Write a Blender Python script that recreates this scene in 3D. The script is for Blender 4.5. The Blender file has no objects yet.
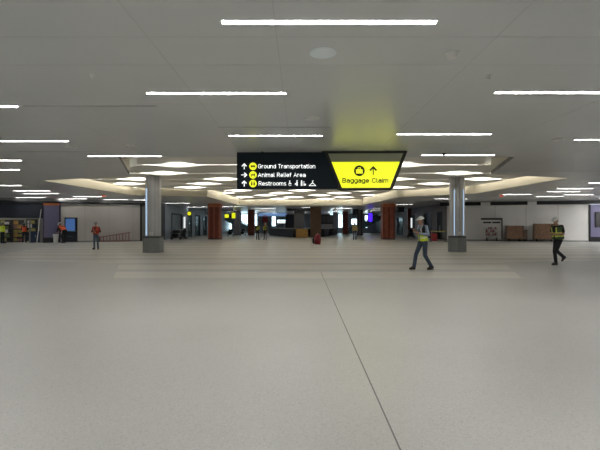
import bpy, bmesh, math, random
from mathutils import Vector, Matrix
random.seed(7)
C = bpy.context.scene.collection
F = 451.0; HZ = 225.5; CH = 1.5; CZ = 3.85
PI = math.pi
# ------------------------------------------------------------------ materials
def mat(name, col, rough=0.6, metal=0.0, var=0.0, scale=6.0, emit=0.0, ecol=None, spec=0.5, bump=0.0, alpha=1.0):
    m = bpy.data.materials.new(name); m.use_nodes = True
    nt = m.node_tree; b = nt.nodes['Principled BSDF']
    b.inputs['Base Color'].default_value = (*col, 1); b.inputs['Roughness'].default_value = rough
    b.inputs['Metallic'].default_value = metal; b.inputs['Specular IOR Level'].default_value = spec
    if emit:
        b.inputs['Emission Color'].default_value = (*(ecol or col), 1); b.inputs['Emission Strength'].default_value = emit
    if var or bump:
        tc = nt.nodes.new('ShaderNodeTexCoord'); n = nt.nodes.new('ShaderNodeTexNoise')
        n.inputs['Scale'].default_value = scale; n.inputs['Detail'].default_value = 4
        nt.links.new(tc.outputs['Object'], n.inputs['Vector'])
        if var:
            r = nt.nodes.new('ShaderNodeValToRGB')
            r.color_ramp.elements[0].position = .3; r.color_ramp.elements[1].position = .7
            r.color_ramp.elements[0].color = (*[c*(1-var) for c in col], 1)
            r.color_ramp.elements[1].color = (*[min(1, c*(1+var)) for c in col], 1)
            nt.links.new(n.outputs['Fac'], r.inputs['Fac']); nt.links.new(r.outputs['Color'], b.inputs['Base Color'])
        if bump:
            bp = nt.nodes.new('ShaderNodeBump'); bp.inputs['Strength'].default_value = bump
            nt.links.new(n.outputs['Fac'], bp.inputs['Height']); nt.links.new(bp.outputs['Normal'], b.inputs['Normal'])
    return m

def terrazzo(name, base, amt=.10, rough=.33):
    m = bpy.data.materials.new(name); m.use_nodes = True
    nt = m.node_tree; b = nt.nodes['Principled BSDF']
    g = nt.nodes.new('ShaderNodeNewGeometry')
    v = nt.nodes.new('ShaderNodeTexVoronoi'); v.inputs['Scale'].default_value = 95
    w = nt.nodes.new('ShaderNodeTexWhiteNoise'); w.noise_dimensions = '3D'
    nt.links.new(g.outputs['Position'], v.inputs['Vector'])
    nt.links.new(v.outputs['Color'], w.inputs['Vector'])
    r = nt.nodes.new('ShaderNodeValToRGB'); e = r.color_ramp.elements
    e[0].position = 0; e[0].color = (*[c*(1-2.2*amt) for c in base], 1)
    e[1].position = 1; e[1].color = (*[min(1, c*(1+amt)) for c in base], 1)
    k = e.new(.12); k.color = (*[c*(1-amt*.5) for c in base], 1)
    k = e.new(.8); k.color = (*[c*(1+amt*.3) for c in base], 1)
    nt.links.new(w.outputs['Value'], r.inputs['Fac'])
    n = nt.nodes.new('ShaderNodeTexNoise'); n.inputs['Scale'].default_value = .35; n.inputs['Detail'].default_value = 5
    nt.links.new(g.outputs['Position'], n.inputs['Vector'])
    mr = nt.nodes.new('ShaderNodeMapRange'); mr.inputs['To Min'].default_value = .93; mr.inputs['To Max'].default_value = 1.07
    mr.inputs['From Min'].default_value = .3; mr.inputs['From Max'].default_value = .7
    nt.links.new(n.outputs['Fac'], mr.inputs['Value'])
    mx = nt.nodes.new('ShaderNodeMix'); mx.data_type = 'RGBA'; mx.blend_type = 'MULTIPLY'; mx.inputs[0].default_value = 1
    nt.links.new(r.outputs['Color'], mx.inputs[6]); nt.links.new(mr.outputs['Result'], mx.inputs[7])
    nt.links.new(mx.outputs[2], b.inputs['Base Color'])
    mr2 = nt.nodes.new('ShaderNodeMapRange'); mr2.inputs['To Min'].default_value = rough-.03; mr2.inputs['To Max'].default_value = rough+.07
    nt.links.new(n.outputs['Fac'], mr2.inputs['Value']); nt.links.new(mr2.outputs['Result'], b.inputs['Roughness'])
    return m

M = dict(
 floor=terrazzo('terrazzo', (.485,.477,.453)),
 floorl=terrazzo('terrazzo_light', (.64,.615,.56), .08),
 seam=mat('seam', (.16,.155,.15), .6),
 ceil=mat('ceiling_panel', (.63,.65,.645), .29, var=.03, scale=.4, spec=.6),
 cseam=mat('ceiling_seam', (.54,.54,.53), .6),
 slot=mat('slot', (.17,.165,.155), .6),
 cream=mat('cream_plaster', (.80,.75,.62), .7),
 wave=mat('wave_plaster', (.88,.86,.80), .6),
 lamp=mat('lamp', (1,1,1), .4, emit=50, ecol=(1,.985,.95)),
 lampmid=mat('lamp_mid', (1,1,1), .4, emit=22, ecol=(1,.985,.95)),
 lampoff=mat('lamp_overhead', (1,1,1), .4, emit=50, ecol=(1,.985,.95)),
 lampfar=mat('lamp_far', (1,1,1), .4, emit=17, ecol=(1,.985,.95)),
 cove=mat('cove_lamp', (1,.9,.7), .4, emit=12, ecol=(1,.93,.78)),
 cove2=mat('cove_lamp_wave', (1,.95,.85), .4, emit=6.5, ecol=(1,.95,.84)),
 trimm=mat('lamp_trim', (.7,.7,.68), .4),
 disc=mat('disc', (.84,.92,.95), .4),
 disc2=mat('disc_pale', (.78,.78,.75), .4),
 white=mat('white_plastic', (.75,.75,.72), .4),
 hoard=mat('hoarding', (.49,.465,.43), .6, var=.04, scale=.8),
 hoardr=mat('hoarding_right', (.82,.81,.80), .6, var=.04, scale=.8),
 back=mat('near_wall', (.5,.49,.46), .8),
 black=mat('black', (.012,.013,.017), .5),
 navy=mat('navy_fascia', (.012,.018,.032), .5),
 dark=mat('dark_grey', (.05,.05,.055), .6, var=.2),
 grey=mat('grey_paint', (.22,.22,.22), .6, var=.06),
 bluegrey=mat('bluegrey_wall', (.26,.30,.36), .45, var=.08, scale=1),
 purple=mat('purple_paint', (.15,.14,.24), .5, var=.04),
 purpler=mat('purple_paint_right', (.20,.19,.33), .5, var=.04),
 copper=mat('copper_cap', (.55,.17,.07), .4),
 steel=mat('steel_cladding', (.55,.56,.57), .33, metal=.3),
 steeld=mat('steel_cladding_dark', (.35,.35,.37), .38, metal=.3),
 base=mat('base_grey', (.22,.235,.24), .5, var=.05),
 based=mat('base_top', (.05,.055,.06), .5),
 bluelight=mat('blue_light', (.5,.65,.85), .4, emit=.55, ecol=(.45,.62,.85)),
 signdark=mat('sign_dark', (.012,.020,.028), .5, spec=.15),
 signy=mat('sign_yellow', (.8,.8,.05), .4, emit=.60, ecol=(.88,.93,.012)),
 signg=mat('sign_unlit', (.32,.33,.24), .4),
 signw=mat('sign_white', (.8,.8,.8), .4, emit=.62, ecol=(.9,.95,.95)),
 signk=mat('sign_black', (.012,.012,.008), .5),
 woodred=mat('red_panel', (.21,.048,.027), .4, var=.25, scale=3),
 woodredl=mat('red_panel_light', (.42,.12,.065), .4, var=.2, scale=3),
 woodbrown=mat('brown_panel', (.27,.17,.11), .45, var=.15, scale=3),
 orange=mat('orange_vest', (.80,.13,.04), .7, emit=.0),
 yvest=mat('yellow_vest', (.62,.75,.03), .7),
 gvest=mat('green_vest', (.05,.09,.03), .7),
 rvest=mat('red_orange_vest', (.50,.07,.035), .7),
 band=mat('reflective_band', (.75,.74,.62), .35),
 yband=mat('yellow_band', (.62,.68,.12), .5),
 skin=mat('skin', (.42,.22,.14), .55), skind=mat('skin_dark', (.18,.09,.055), .55),
 hair=mat('hair', (.03,.02,.015), .8),
 eye=mat('eye', (.7,.7,.7), .2), pupil=mat('pupil', (.02,.015,.01), .2),
 jeans=mat('jeans', (.045,.065,.10), .85, var=.2, scale=30), jeansl=mat('jeans_light', (.09,.13,.18), .85, var=.2, scale=30),
 blackcloth=mat('black_cloth', (.015,.016,.02), .85), greycloth=mat('blue_grey_shirt', (.25,.30,.40), .8, var=.12, scale=25),
 redcloth=mat('dark_red_shirt', (.16,.025,.025), .85), olive=mat('olive_cloth', (.07,.065,.03), .85),
 tan=mat('tan_cloth', (.45,.36,.16), .8),
 boot=mat('boot', (.025,.02,.018), .6), sole=mat('sole', (.012,.012,.012), .7),
 hat=mat('hard_hat_white', (.72,.72,.70), .35), hatg=mat('hard_hat_grey', (.22,.23,.23), .45),
 bluedoor=mat('blue_pane', (.05,.12,.35), .3, emit=.22, ecol=(.10,.25,.62)),
 crate=mat('crate_wood', (.25,.14,.085), .7, var=.3, scale=5), crated=mat('crate_dark', (.15,.10,.075), .7, var=.3, scale=5),
 tanwood=mat('tan_wood', (.55,.32,.10), .6, var=.2, scale=4),
 maroon=mat('maroon', (.24,.015,.03), .4), pink=mat('pink', (.40,.19,.18), .5),
 ladder=mat('ladder_red', (.27,.11,.10), .5),
 screen=mat('screen_violet', (.05,.01,.5), .3, emit=1.1, ecol=(.07,.015,.95)),
 skyblue=mat('blue_fascia', (.2,.4,.8), .4, emit=.25, ecol=(.3,.5,.9)),
 teal=mat('teal_glass', (.10,.17,.19), .15), cyan=mat('cyan_glass', (.2,.35,.37), .15, emit=.22, ecol=(.45,.8,.85)),
 red=mat('red_paint', (.35,.03,.03), .5), exitr=mat('exit_red', (.5,.03,.02), .5, emit=.5, ecol=(.9,.08,.04)),
 shopwall=mat('shop_wall', (.36,.33,.27), .7), yellowbox=mat('yellow_box', (.45,.40,.12), .6), bluebox=mat('blue_box', (.02,.04,.08), .6),
 whitebox=mat('white_box', (.72,.71,.69), .6), greenbox=mat('green_box', (.14,.2,.07), .6),
)
gm = bpy.data.materials.new('window_glass'); gm.use_nodes = True
_n = gm.node_tree; _n.nodes.remove(_n.nodes['Principled BSDF'])
_t = _n.nodes.new('ShaderNodeBsdfTransparent'); _g = _n.nodes.new('ShaderNodeBsdfGlossy'); _g.inputs['Roughness'].default_value = .02
_x = _n.nodes.new('ShaderNodeMixShader'); _x.inputs[0].default_value = .08
_t.inputs['Color'].default_value = (.85,.95,.97,1)
_n.links.new(_t.outputs[0], _x.inputs[1]); _n.links.new(_g.outputs[0], _x.inputs[2])
_n.links.new(_x.outputs[0], _n.nodes['Material Output'].inputs['Surface']); M['glass'] = gm

# ------------------------------------------------------------------ helpers
def tag(o, label, cat, group=None, kind=None):
    o['label'] = label; o['category'] = cat
    if group: o['group'] = group
    if kind: o['kind'] = kind
    return o
def thing(name, label, cat, loc=(0,0,0), rz=0, group=None):
    o = bpy.data.objects.new(name, None); C.objects.link(o); o.location = loc; o.rotation_euler = (0,0,rz)
    o.empty_display_size = .2
    return tag(o, label, cat, group)
def link(name, bm, mats, parent=None, smooth=False):
    me = bpy.data.meshes.new(name)
    bmesh.ops.recalc_face_normals(bm, faces=bm.faces[:])
    bm.to_mesh(me); bm.free()
    for m in (mats if isinstance(mats, (list,tuple)) else [mats]): me.materials.append(M[m])
    if smooth:
        for p in me.polygons: p.use_smooth = True
    o = bpy.data.objects.new(name, me); C.objects.link(o)
    if parent: o.parent = parent
    return o
def struct(name, bm, m, parent=None):
    o = link(name, bm, m, parent)
    if not parent: o['kind'] = 'structure'
    return o
def bx(bm, x0, x1, y0, y1, z0, z1, mi=0, fn=None, bev=0):
    vs = [Vector((x,y,z)) for x in (x0,x1) for y in (y0,y1) for z in (z0,z1)]
    if fn: vs = [Vector(fn(v)) for v in vs]
    v = [bm.verts.new(p) for p in vs]
    fs = [bm.faces.new([v[i] for i in q]) for q in ((0,1,3,2),(4,6,7,5),(0,4,5,1),(2,3,7,6),(0,2,6,4),(1,5,7,3))]
    for f in fs: f.material_index = mi
    if bev:
        es = list({e for f in fs for e in f.edges})
        bmesh.ops.bevel(bm, geom=es, offset=bev, segments=2, affect='EDGES')
    return fs
def prism(bm, pts, z0, z1, mi=0, mp=None):
    mp = mp or (lambda a,b,c: (a,b,c))
    a = [bm.verts.new(mp(p[0],p[1],z0)) for p in pts]; b = [bm.verts.new(mp(p[0],p[1],z1)) for p in pts]
    n = len(pts); fs = [bm.faces.new(a), bm.faces.new(b[::-1])]
    for i in range(n): fs.append(bm.faces.new((a[i], b[i], b[(i+1)%n], a[(i+1)%n])))
    for f in fs: f.material_index = mi
    return fs
def tube(bm, p0, p1, r0, r1=None, n=12, cap=False, mi=0):
    """tapered tube; cap=True rounds both ends"""
    r1 = r0 if r1 is None else r1
    p0, p1 = Vector(p0), Vector(p1); d = (p1-p0)
    q = d.to_track_quat('Z','Y') if d.length > 1e-6 else Matrix.Identity(3).to_quaternion()
    rings = []
    if cap:
        for a in (85, 60, 35, 12): rings.append((p0, -math.sin(math.radians(a))*r0, math.cos(math.radians(a))*r0))
        for a in (12, 35, 60, 85): rings.append((p1, math.sin(math.radians(a))*r1, math.cos(math.radians(a))*r1))
    else: rings = [(p0,0,r0),(p1,0,r1)]
    rv = []
    for c, dz, r in rings:
        rv.append([bm.verts.new(c + q @ Vector((math.cos(2*PI*k/n)*r, math.sin(2*PI*k/n)*r, dz))) for k in range(n)])
    fs = []
    for a, b in zip(rv, rv[1:]):
        for k in range(n): fs.append(bm.faces.new((a[k], a[(k+1)%n], b[(k+1)%n], b[k])))
    fs.append(bm.faces.new(rv[0][::-1])); fs.append(bm.faces.new(rv[-1]))
    for f in fs: f.material_index = mi
def loft(bm, secs, n=20, p=1.0):
    """secs: (centre, rx, ry) horizontal elliptical sections"""
    rv = []
    for c, rx, ry in secs:
        c = Vector(c)
        rv.append([bm.verts.new(c + Vector((math.cos(2*PI*k/n)*rx, math.sin(2*PI*k/n)*ry, 0))) for k in range(n)])
    for a, b in zip(rv, rv[1:]):
        for k in range(n): bm.faces.new((a[k], a[(k+1)%n], b[(k+1)%n], b[k]))
    bm.faces.new(rv[0][::-1]); bm.faces.new(rv[-1])
def ell(bm, c, rx, ry, rz, rot=None, seg=16):
    m = Matrix.Translation(Vector(c)) @ (rot.to_matrix().to_4x4() if rot else Matrix.Identity(4)) @ Matrix.Diagonal((rx,ry,rz,1))
    bmesh.ops.create_uvsphere(bm, u_segments=seg, v_segments=seg//2+2, radius=1, matrix=m)
def remesh(bm, vox, smooth=2):
    me = bpy.data.meshes.new('tmp'); bmesh.ops.recalc_face_normals(bm, faces=bm.faces[:]); bm.to_mesh(me); bm.free()
    o = bpy.data.objects.new('tmp', me); C.objects.link(o)
    r = o.modifiers.new('r', 'REMESH'); r.mode = 'VOXEL'; r.voxel_size = vox
    s = o.modifiers.new('s', 'SMOOTH'); s.iterations = smooth; s.factor = .5
    dg = bpy.context.evaluated_depsgraph_get(); dg.update()
    ev = o.evaluated_get(dg); out = bmesh.new(); out.from_mesh(ev.to_mesh()); ev.to_mesh_clear()
    bpy.data.objects.remove(o); bpy.data.meshes.remove(me)
    return out
def gx(px, D): return (px-300)*D/F            # lateral position of a bearing at a distance
def cd(y): return (CZ-CH)*F/(HZ-y)            # distance of a ceiling point
def fd(y): return CH*F/(y-HZ)                 # distance of a floor point
def hz(y, D): return CH+(HZ-y)*D/F

# ------------------------------------------------------------------ camera, world
cam = bpy.data.cameras.new('camera'); co = bpy.data.objects.new('camera', cam); C.objects.link(co)
co.location = (0,0,CH); co.rotation_euler = (PI/2 - 0.5/F*-1, 0, 0)
cam.sensor_fit = 'HORIZONTAL'; cam.sensor_width = 36; cam.lens = 36*F/600; cam.clip_end = 500
bpy.context.scene.camera = co
w = bpy.data.worlds.new('sky'); bpy.context.scene.world = w; w.use_nodes = True
w.node_tree.nodes['Background'].inputs['Color'].default_value = (.80,.92,1,1)
w.node_tree.nodes['Background'].inputs['Strength'].default_value = 3.5
vs_ = bpy.context.scene.view_settings
vs_.view_transform = 'Standard'; vs_.look = 'None'; vs_.gamma = 1; vs_.exposure = 0.50

# ------------------------------------------------------------------ shell
bm = bmesh.new(); bx(bm, -32, 34, -8, 92, -.2, 0); struct('floor', bm, 'floor')
# lighter terrazzo bands, cut to the splayed outline of the inlay
def xr(Y):
    def ip(t):
        for (a, b), (c, d) in zip(t, t[1:]):
            if a <= Y <= c: return b + (d-b)*(Y-a)/(c-a)
        return t[-1][1]
    return ip([(12.8,-5.3),(18.0,-7.2),(19.0,-11.5),(21,-15),(36,-19),(60,-13.5)]), ip([(12.8,6.3),(18.4,8.3),(19.5,13),(21.5,17.5),(38,21),(60,14.5)])
bm = bmesh.new(); Y = 12.85
while Y < 58:
    ys = sorted({Y, Y+1.75} | {v for v in (18.0,18.4,19.0,19.5,21,21.5) if Y < v < Y+1.75})
    for a, b in zip(ys, ys[1:]):
        l0, r0 = xr(a); l1, r1 = xr(b)
        prism(bm, [(l0,a),(r0,a),(r1,b),(l1,b)], -.01, .0015)
    Y += 2.62
struct('trim_1', bm, 'floorl')
bm = bmesh.new(); bx(bm, .665, .677, -6, 14.5, -.01, .0018); struct('trim_2', bm, 'seam')

REC = [(-6.24,15.47),(-8.09,21.4),(-13.4,23.55),(gx(131,34.75),34.75),(gx(207,36.5),36.5),(gx(239,52.5),52.5),
       (gx(362,52.5),52.5),(gx(398,37.2),37.2),(gx(475,33.1),33.1),(13.25,22.3),(8.77,20.7),(7.37,15.47)]
bm = bmesh.new()
outer = [(-34,-8),(36,-8),(36,92),(-34,92)]
def loopedges(pts, z):
    v = [bm.verts.new((p[0],p[1],z)) for p in pts]; return [bm.edges.new((v[i], v[(i+1)%len(v)])) for i in range(len(v))]
e = loopedges(outer, CZ)+loopedges(REC, CZ)
bmesh.ops.triangle_fill(bm, use_beauty=True, edges=e)
struct('ceiling', bm, 'ceil')
bm = bmesh.new(); bx(bm, -34, 36, -8, 92, 4.95, 5.1); struct('ceiling', bm, 'ceil')
# recess side walls (thin fascia), dark reveal on the two splayed front sides
bm = bmesh.new(); n = len(REC)
for i in range(n):
    a, b = Vector(REC[i]), Vector(REC[(i+1)%n]); d = (b-a).normalized(); nr = Vector((-d.y, d.x))*.06
    q = [a-d*.0, b+d*.0, b+nr, a+nr]
    q = [a, b, b+nr, a+nr]
    dk = i in (0, 10)
    prism(bm, [(p.x,p.y) for p in q], CZ+.001, CZ+.16, 1 if dk else 0)
    prism(bm, [(p.x,p.y) for p in q], CZ+.16, 4.94, 0)
struct('trim_3', bm, ['cream', 'slot'])
# panel joints of the near ceiling
bm = bmesh.new()
for x in (-8.3,-5.1,-1.9,-.29,2.45,5.6,8.8): bx(bm, x-.004, x+.004, 1, 15.4 if abs(x)<7 else 20, CZ-.002, CZ+.01)
for y in (4.74,5.62,6.6): bx(bm, -20, 20, y-.004, y+.004, CZ-.002, CZ+.01)
struct('trim_4', bm, 'cseam')
# near enclosure: side and rear walls
bm = bmesh.new(); bx(bm, -32.2, 34.2, -8.2, -8, 0, 4.95); struct('wall_rear', bm, 'back')
bm = bmesh.new(); bx(bm, -32.2, -32, -8, 36, 0, 4.95); struct('wall_left', bm, 'back')
bm = bmesh.new(); bx(bm, 34, 34.2, -8, 42, 0, 4.95); struct('wall_right', bm, 'back')

# ------------------------------------------------------------------ storefront lines
class Line:
    def __init__(s, px0, D0, px1, D1):
        s.a = Vector((gx(px0,D0), D0)); b = Vector((gx(px1,D1), D1)); s.d = (b-s.a).normalized(); s.n = Vector((-s.d.y, s.d.x))
        s.ang = math.atan2(s.d.y, s.d.x)
    def s(s, px):
        k = (px-300)/F  # X = k*Y
        return (k*s.a.y - s.a.x)/(s.d.x - k*s.d.y)
    def f(s): return lambda v: (s.a.x+s.d.x*v.x+s.n.x*v.y, s.a.y+s.d.y*v.x+s.n.y*v.y, v.z)
    def p(s, u, n, z=0): q = s.a+s.d*u+s.n*n; return (q.x, q.y, z)
    def D(s, px): return (s.a+s.d*s.s(px)).y
    def z(s, px, y): return hz(y, s.D(px))
L = Line(0, 38, 141, 43); R = Line(447, 45.5, 600, 41.5)
def lb(bm, ln, px0, px1, n0, n1, z0, z1, mi=0): return bx(bm, ln.s(px0), ln.s(px1), n0, n1, z0, z1, mi, ln.f())

# left: bulkhead band along the whole front
bm = bmesh.new(); lb(bm, L, -75, 147, -.25, .0, 3.62, CZ+.02, 0); lb(bm, L, -75, 147, -.3, 0, 3.46, 3.62, 1)
struct('wall_left', bm, ['grey','black'])
bm = bmesh.new()                                   # hoarding wall with the door opening cut
s0,s1 = L.s(64.5), L.s(77.5)
lb(bm, L, 61, 64.5, 0, .15, 0, 3.46); lb(bm, L, 77.5, 133, 0, .15, 0, 3.46); lb(bm, L, 133, 140, .0, .15, 0, 3.46)
lb(bm, L, 64.5, 77.5, 0, .15, L.z(70,217.5), 3.46)
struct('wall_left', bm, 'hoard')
bm = bmesh.new()
for px in (61,85,109,133): lb(bm, L, px-.12, px+.12, -.012, 0, 0.02, 3.46)
lb(bm, L, 77.5, 140, -.03, 0, .002, .12)
struct('baseboard_left', bm, 'grey')
bm = bmesh.new(); lb(bm, L, 61, 140, -.10, -.001, 3.36, 3.455); struct('trim_11', bm, 'white')
# door 1: dark frame, blue pane, half-open dark lower part
dt = L.z(70,217.5)
bm = bmesh.new(); lb(bm, L, 64.5, 65.5, -.04, .17, 0, dt); lb(bm, L, 76.5, 77.5, -.04, .17, 0, dt); lb(bm, L, 65.5, 76.5, -.04, .17, dt-.1, dt)
d1 = struct('door_1', bm, 'black')
bm = bmesh.new(); lb(bm, L, 65.5, 75, .05, .08, 1.0, dt-.1); o = link('pane', bm, 'bluedoor', d1); o['label'] = 'blue glass pane'
bm = bmesh.new(); lb(bm, L, 65.5, 76.5, .05, .1, 0.02, 1.0); link('lower_panel', bm, 'navy', d1)
bm = bmesh.new(); lb(bm, L, 65.6, 76.4, .0, .05, .95, 1.02); lb(bm, L, 67, 73, .0, .045, .5, .54); link('push_bar', bm, 'teal', d1)
# purple pilaster and shop front
bm = bmesh.new(); lb(bm, L, 43.5, 59.5, -.35, .3, .45, 3.25); lb(bm, L, 59.5, 61, -.1, .2, 0, 3.46); 
struct('wall_left', bm, 'purple')
bm = bmesh.new(); lb(bm, L, 43.3, 60, -.37, .3, 0.0, .45, 0); lb(bm, L, 59.3, 60.6, -.37, .1, .45, 3.25, 0); lb(bm, L, 43.3,44,-.37,-.2,.45,3.25,0); struct('trim_5', bm, 'black')
bm = bmesh.new(); lb(bm, L, 43.5, 59.5, -.38, .3, 3.25, 3.46); struct('trim_6', bm, 'copper')
bm = bmesh.new(); lb(bm, L, -75, 43.3, -.02, .15, L.z(20,218), 3.46); struct('wall_left', bm, 'navy')
bm = bmesh.new(); lb(bm, L, 40, 43.3, -.02, .15, 0, L.z(20,218)); lb(bm, L, 29, 30.4, 0, .12, 0, L.z(20,218)); struct('trim_7', bm, 'grey')
# shop room behind
bm = bmesh.new(); lb(bm, L, -75, 61, 5.0, 5.15, 0, 3.8); bx(bm, L.s(61)-.05, L.s(61)+.05, .31, 5, 0, 3.8, 0, L.f()); struct('wall_back', bm, 'shopwall')
bm = bmesh.new(); lb(bm, L, -75, 150, 3.2, 3.3, 3.46, 3.8); struct('wall_back', bm, 'dark')
# room behind the door opening is closed by a dark wall
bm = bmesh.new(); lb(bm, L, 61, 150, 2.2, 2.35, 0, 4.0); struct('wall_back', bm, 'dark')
# dark openings between hoarding and corridor
bm = bmesh.new(); lb(bm, L, 140, 141.8, -.05, .25, 0, 3.46); lb(bm, L, 145.8, 147.5, -.05, .25, 0, 3.46); struct('trim_8', bm, 'black')
bm = bmesh.new(); lb(bm, L, 141.8, 145.8, .1, .2, 0, 3.46); struct('wall_left', bm, 'grey')
XL, XR = -14.3, 15.3
pL = L.p(L.s(147.5), 0)
def seg(a, b, t, z0, z1, m, name='wall_left'):
    bm = bmesh.new(); a, b = Vector(a[:2]), Vector(b[:2]); d = (b-a).normalized(); nn = Vector((-d.y,d.x))*t
    prism(bm, [tuple(a),tuple(b),tuple(b+nn),tuple(a+nn)], z0, z1); return struct(name, bm, m)
seg(pL, (XL,46.2), .2, 0, CZ, 'grey')
bm = bmesh.new(); bx(bm, XL-.1, XL+.06, 46.2, 47.6, 0, CZ); struct('trim_9', bm, 'black')
# corridor walls, with door openings
def corridor(X, sgn, y0, y1, doors, m, name):
    bm = bmesh.new(); y = y0
    for a, b, h in doors:
        bx(bm, *sorted((X, X+sgn*.2)), y, a, 0, CZ); bx(bm, *sorted((X, X+sgn*.2)), a, b, h, CZ); y = b
    bx(bm, *sorted((X, X+sgn*.2)), y, y1, 0, CZ)
    struct(name, bm, m)
    bm = bmesh.new(); bx(bm, *sorted((X+sgn*2.5, X+sgn*2.7)), y0, y1, 0, CZ); struct(name, bm, 'dark')
corridor(XL, -1, 47.6, 92, [(50.2,54.6,2.9),(57.5,59.5,3.0),(61.5,64.5,3.0),(66.5,69,3.0)], 'bluegrey', 'wall_left')
corridor(XR, 1, 46.5, 92, [(48.5,50.2,3.0),(52.5,55.5,3.0),(60,63,2.9),(67,71,2.9)], 'grey', 'wall_right')
for k, (X, sg, a, b, h, mm) in enumerate([(XL,-1,50.2,54.6,2.9,'bluegrey'),(XL,-1,57.5,59.5,3,'teal'),(XL,-1,61.5,64.5,3,'teal'),(XL,-1,66.5,69,3,'teal'),
                                     (XR,1,48.5,50.2,3,'black'),(XR,1,52.5,55.5,3,'black'),(XR,1,60,63,2.9,'teal'),(XR,1,67,71,2.9,'teal')]):
    bm = bmesh.new()
    bx(bm, X-.06 if sg<0 else X-.04, X+.04 if sg<0 else X+.06, a, a+.18, 0, h); bx(bm, X-.06, X+.05, b-.18, b, 0, h); bx(bm, X-.06, X+.05, a+.18, b-.18, h-.15, h)
    d = struct('door_%d' % (k+3), bm, 'black')
    bm = bmesh.new(); bx(bm, X+sg*.1, X+sg*.13, a+.18, b-.18, 0.02, h-.15); link('door_panel', bm, mm, d)
    bm = bmesh.new(); ym = (a+b)/2
    bx(bm, X-sg*.0-.03, X-sg*.0+.03, ym-.03, ym+.03, .8, 1.5); link('door_handle', bm, 'steel', d)
# left corridor: tall lit strip in the first door
# right side front
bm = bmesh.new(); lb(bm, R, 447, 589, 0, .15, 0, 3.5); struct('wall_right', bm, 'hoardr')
bm = bmesh.new()
lb(bm, R, 440, 680, -.1, 0, 3.48, 3.80, 0); lb(bm, R, 440, 680, -.12, 0, 3.80, CZ+.02, 1); 
struct('wall_right', bm, ['black','grey'])
bm = bmesh.new()
for px in (463,495,526,558): lb(bm, R, px-.12, px+.12, -.012, 0, 0.02, 3.46)
lb(bm, R, 447, 588, -.03, 0, .002, .1)
struct('baseboard_right', bm, 'grey')
bm = bmesh.new(); lb(bm, R, 588.5, 590.5, -.08, .2, 0, 3.46); lb(bm, R, 590.5, 680, -.06, .1, 0, .45); struct('trim_10', bm, 'black')
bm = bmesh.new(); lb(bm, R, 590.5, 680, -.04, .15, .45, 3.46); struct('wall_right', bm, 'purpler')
s_ = R.s(447); pR = R.p(s_, 0)
seg((XR,46.5), pR, -.2, 0, CZ, 'grey', 'wall_right')
# far wall with its daylit glazing
YB = 90
wins = [(219.5,232,2.95,.3),(241,248,3.8,.9),(254.5,257.5,3.8,1.4),(271.5,276,3.8,1.3),(277,286,2.7,1.9),(329.5,337,3.8,1.3),(338,343,3.8,1.0),(351,357.5,2.9,1.6),(364.5,368,3.6,1.0),(376,382,3.8,1.0),(386,391,3.4,1.2)]
wins = [(gx(a,YB), gx(b,YB), t, z) for a, b, t, z in wins]
bm = bmesh.new(); x = -16.5
for a, b, t, z in wins:
    bx(bm, x, a, YB, YB+.3, 0, CZ); bx(bm, a, b, YB, YB+.3, 0, z); bx(bm, a, b, YB, YB+.3, t, CZ); x = b
bx(bm, x, 17.5, YB, YB+.3, 0, CZ); struct('wall_back', bm, 'bluegrey')
for k, (a, b, t, z) in enumerate(wins):
    bm = bmesh.new(); f_ = .09
    bx(bm, a, a+f_, YB-.05, YB+.1, z, t); bx(bm, b-f_, b, YB-.05, YB+.1, z, t); bx(bm, a+f_, b-f_, YB-.05, YB+.1, z, z+f_); bx(bm, a+f_, b-f_, YB-.05, YB+.1, t-f_, t)
    if t-z > 1.5: bx(bm, a+f_, b-f_, YB-.04, YB+.09, (t+z)/2-.04, (t+z)/2+.04)
    wo = struct('window_%d' % (k+1), bm, 'dark')
    bm = bmesh.new(); bx(bm, a+f_, b-f_, YB+.02, YB+.04, z+f_, t-f_); link('pane', bm, 'glass', wo)

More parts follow.
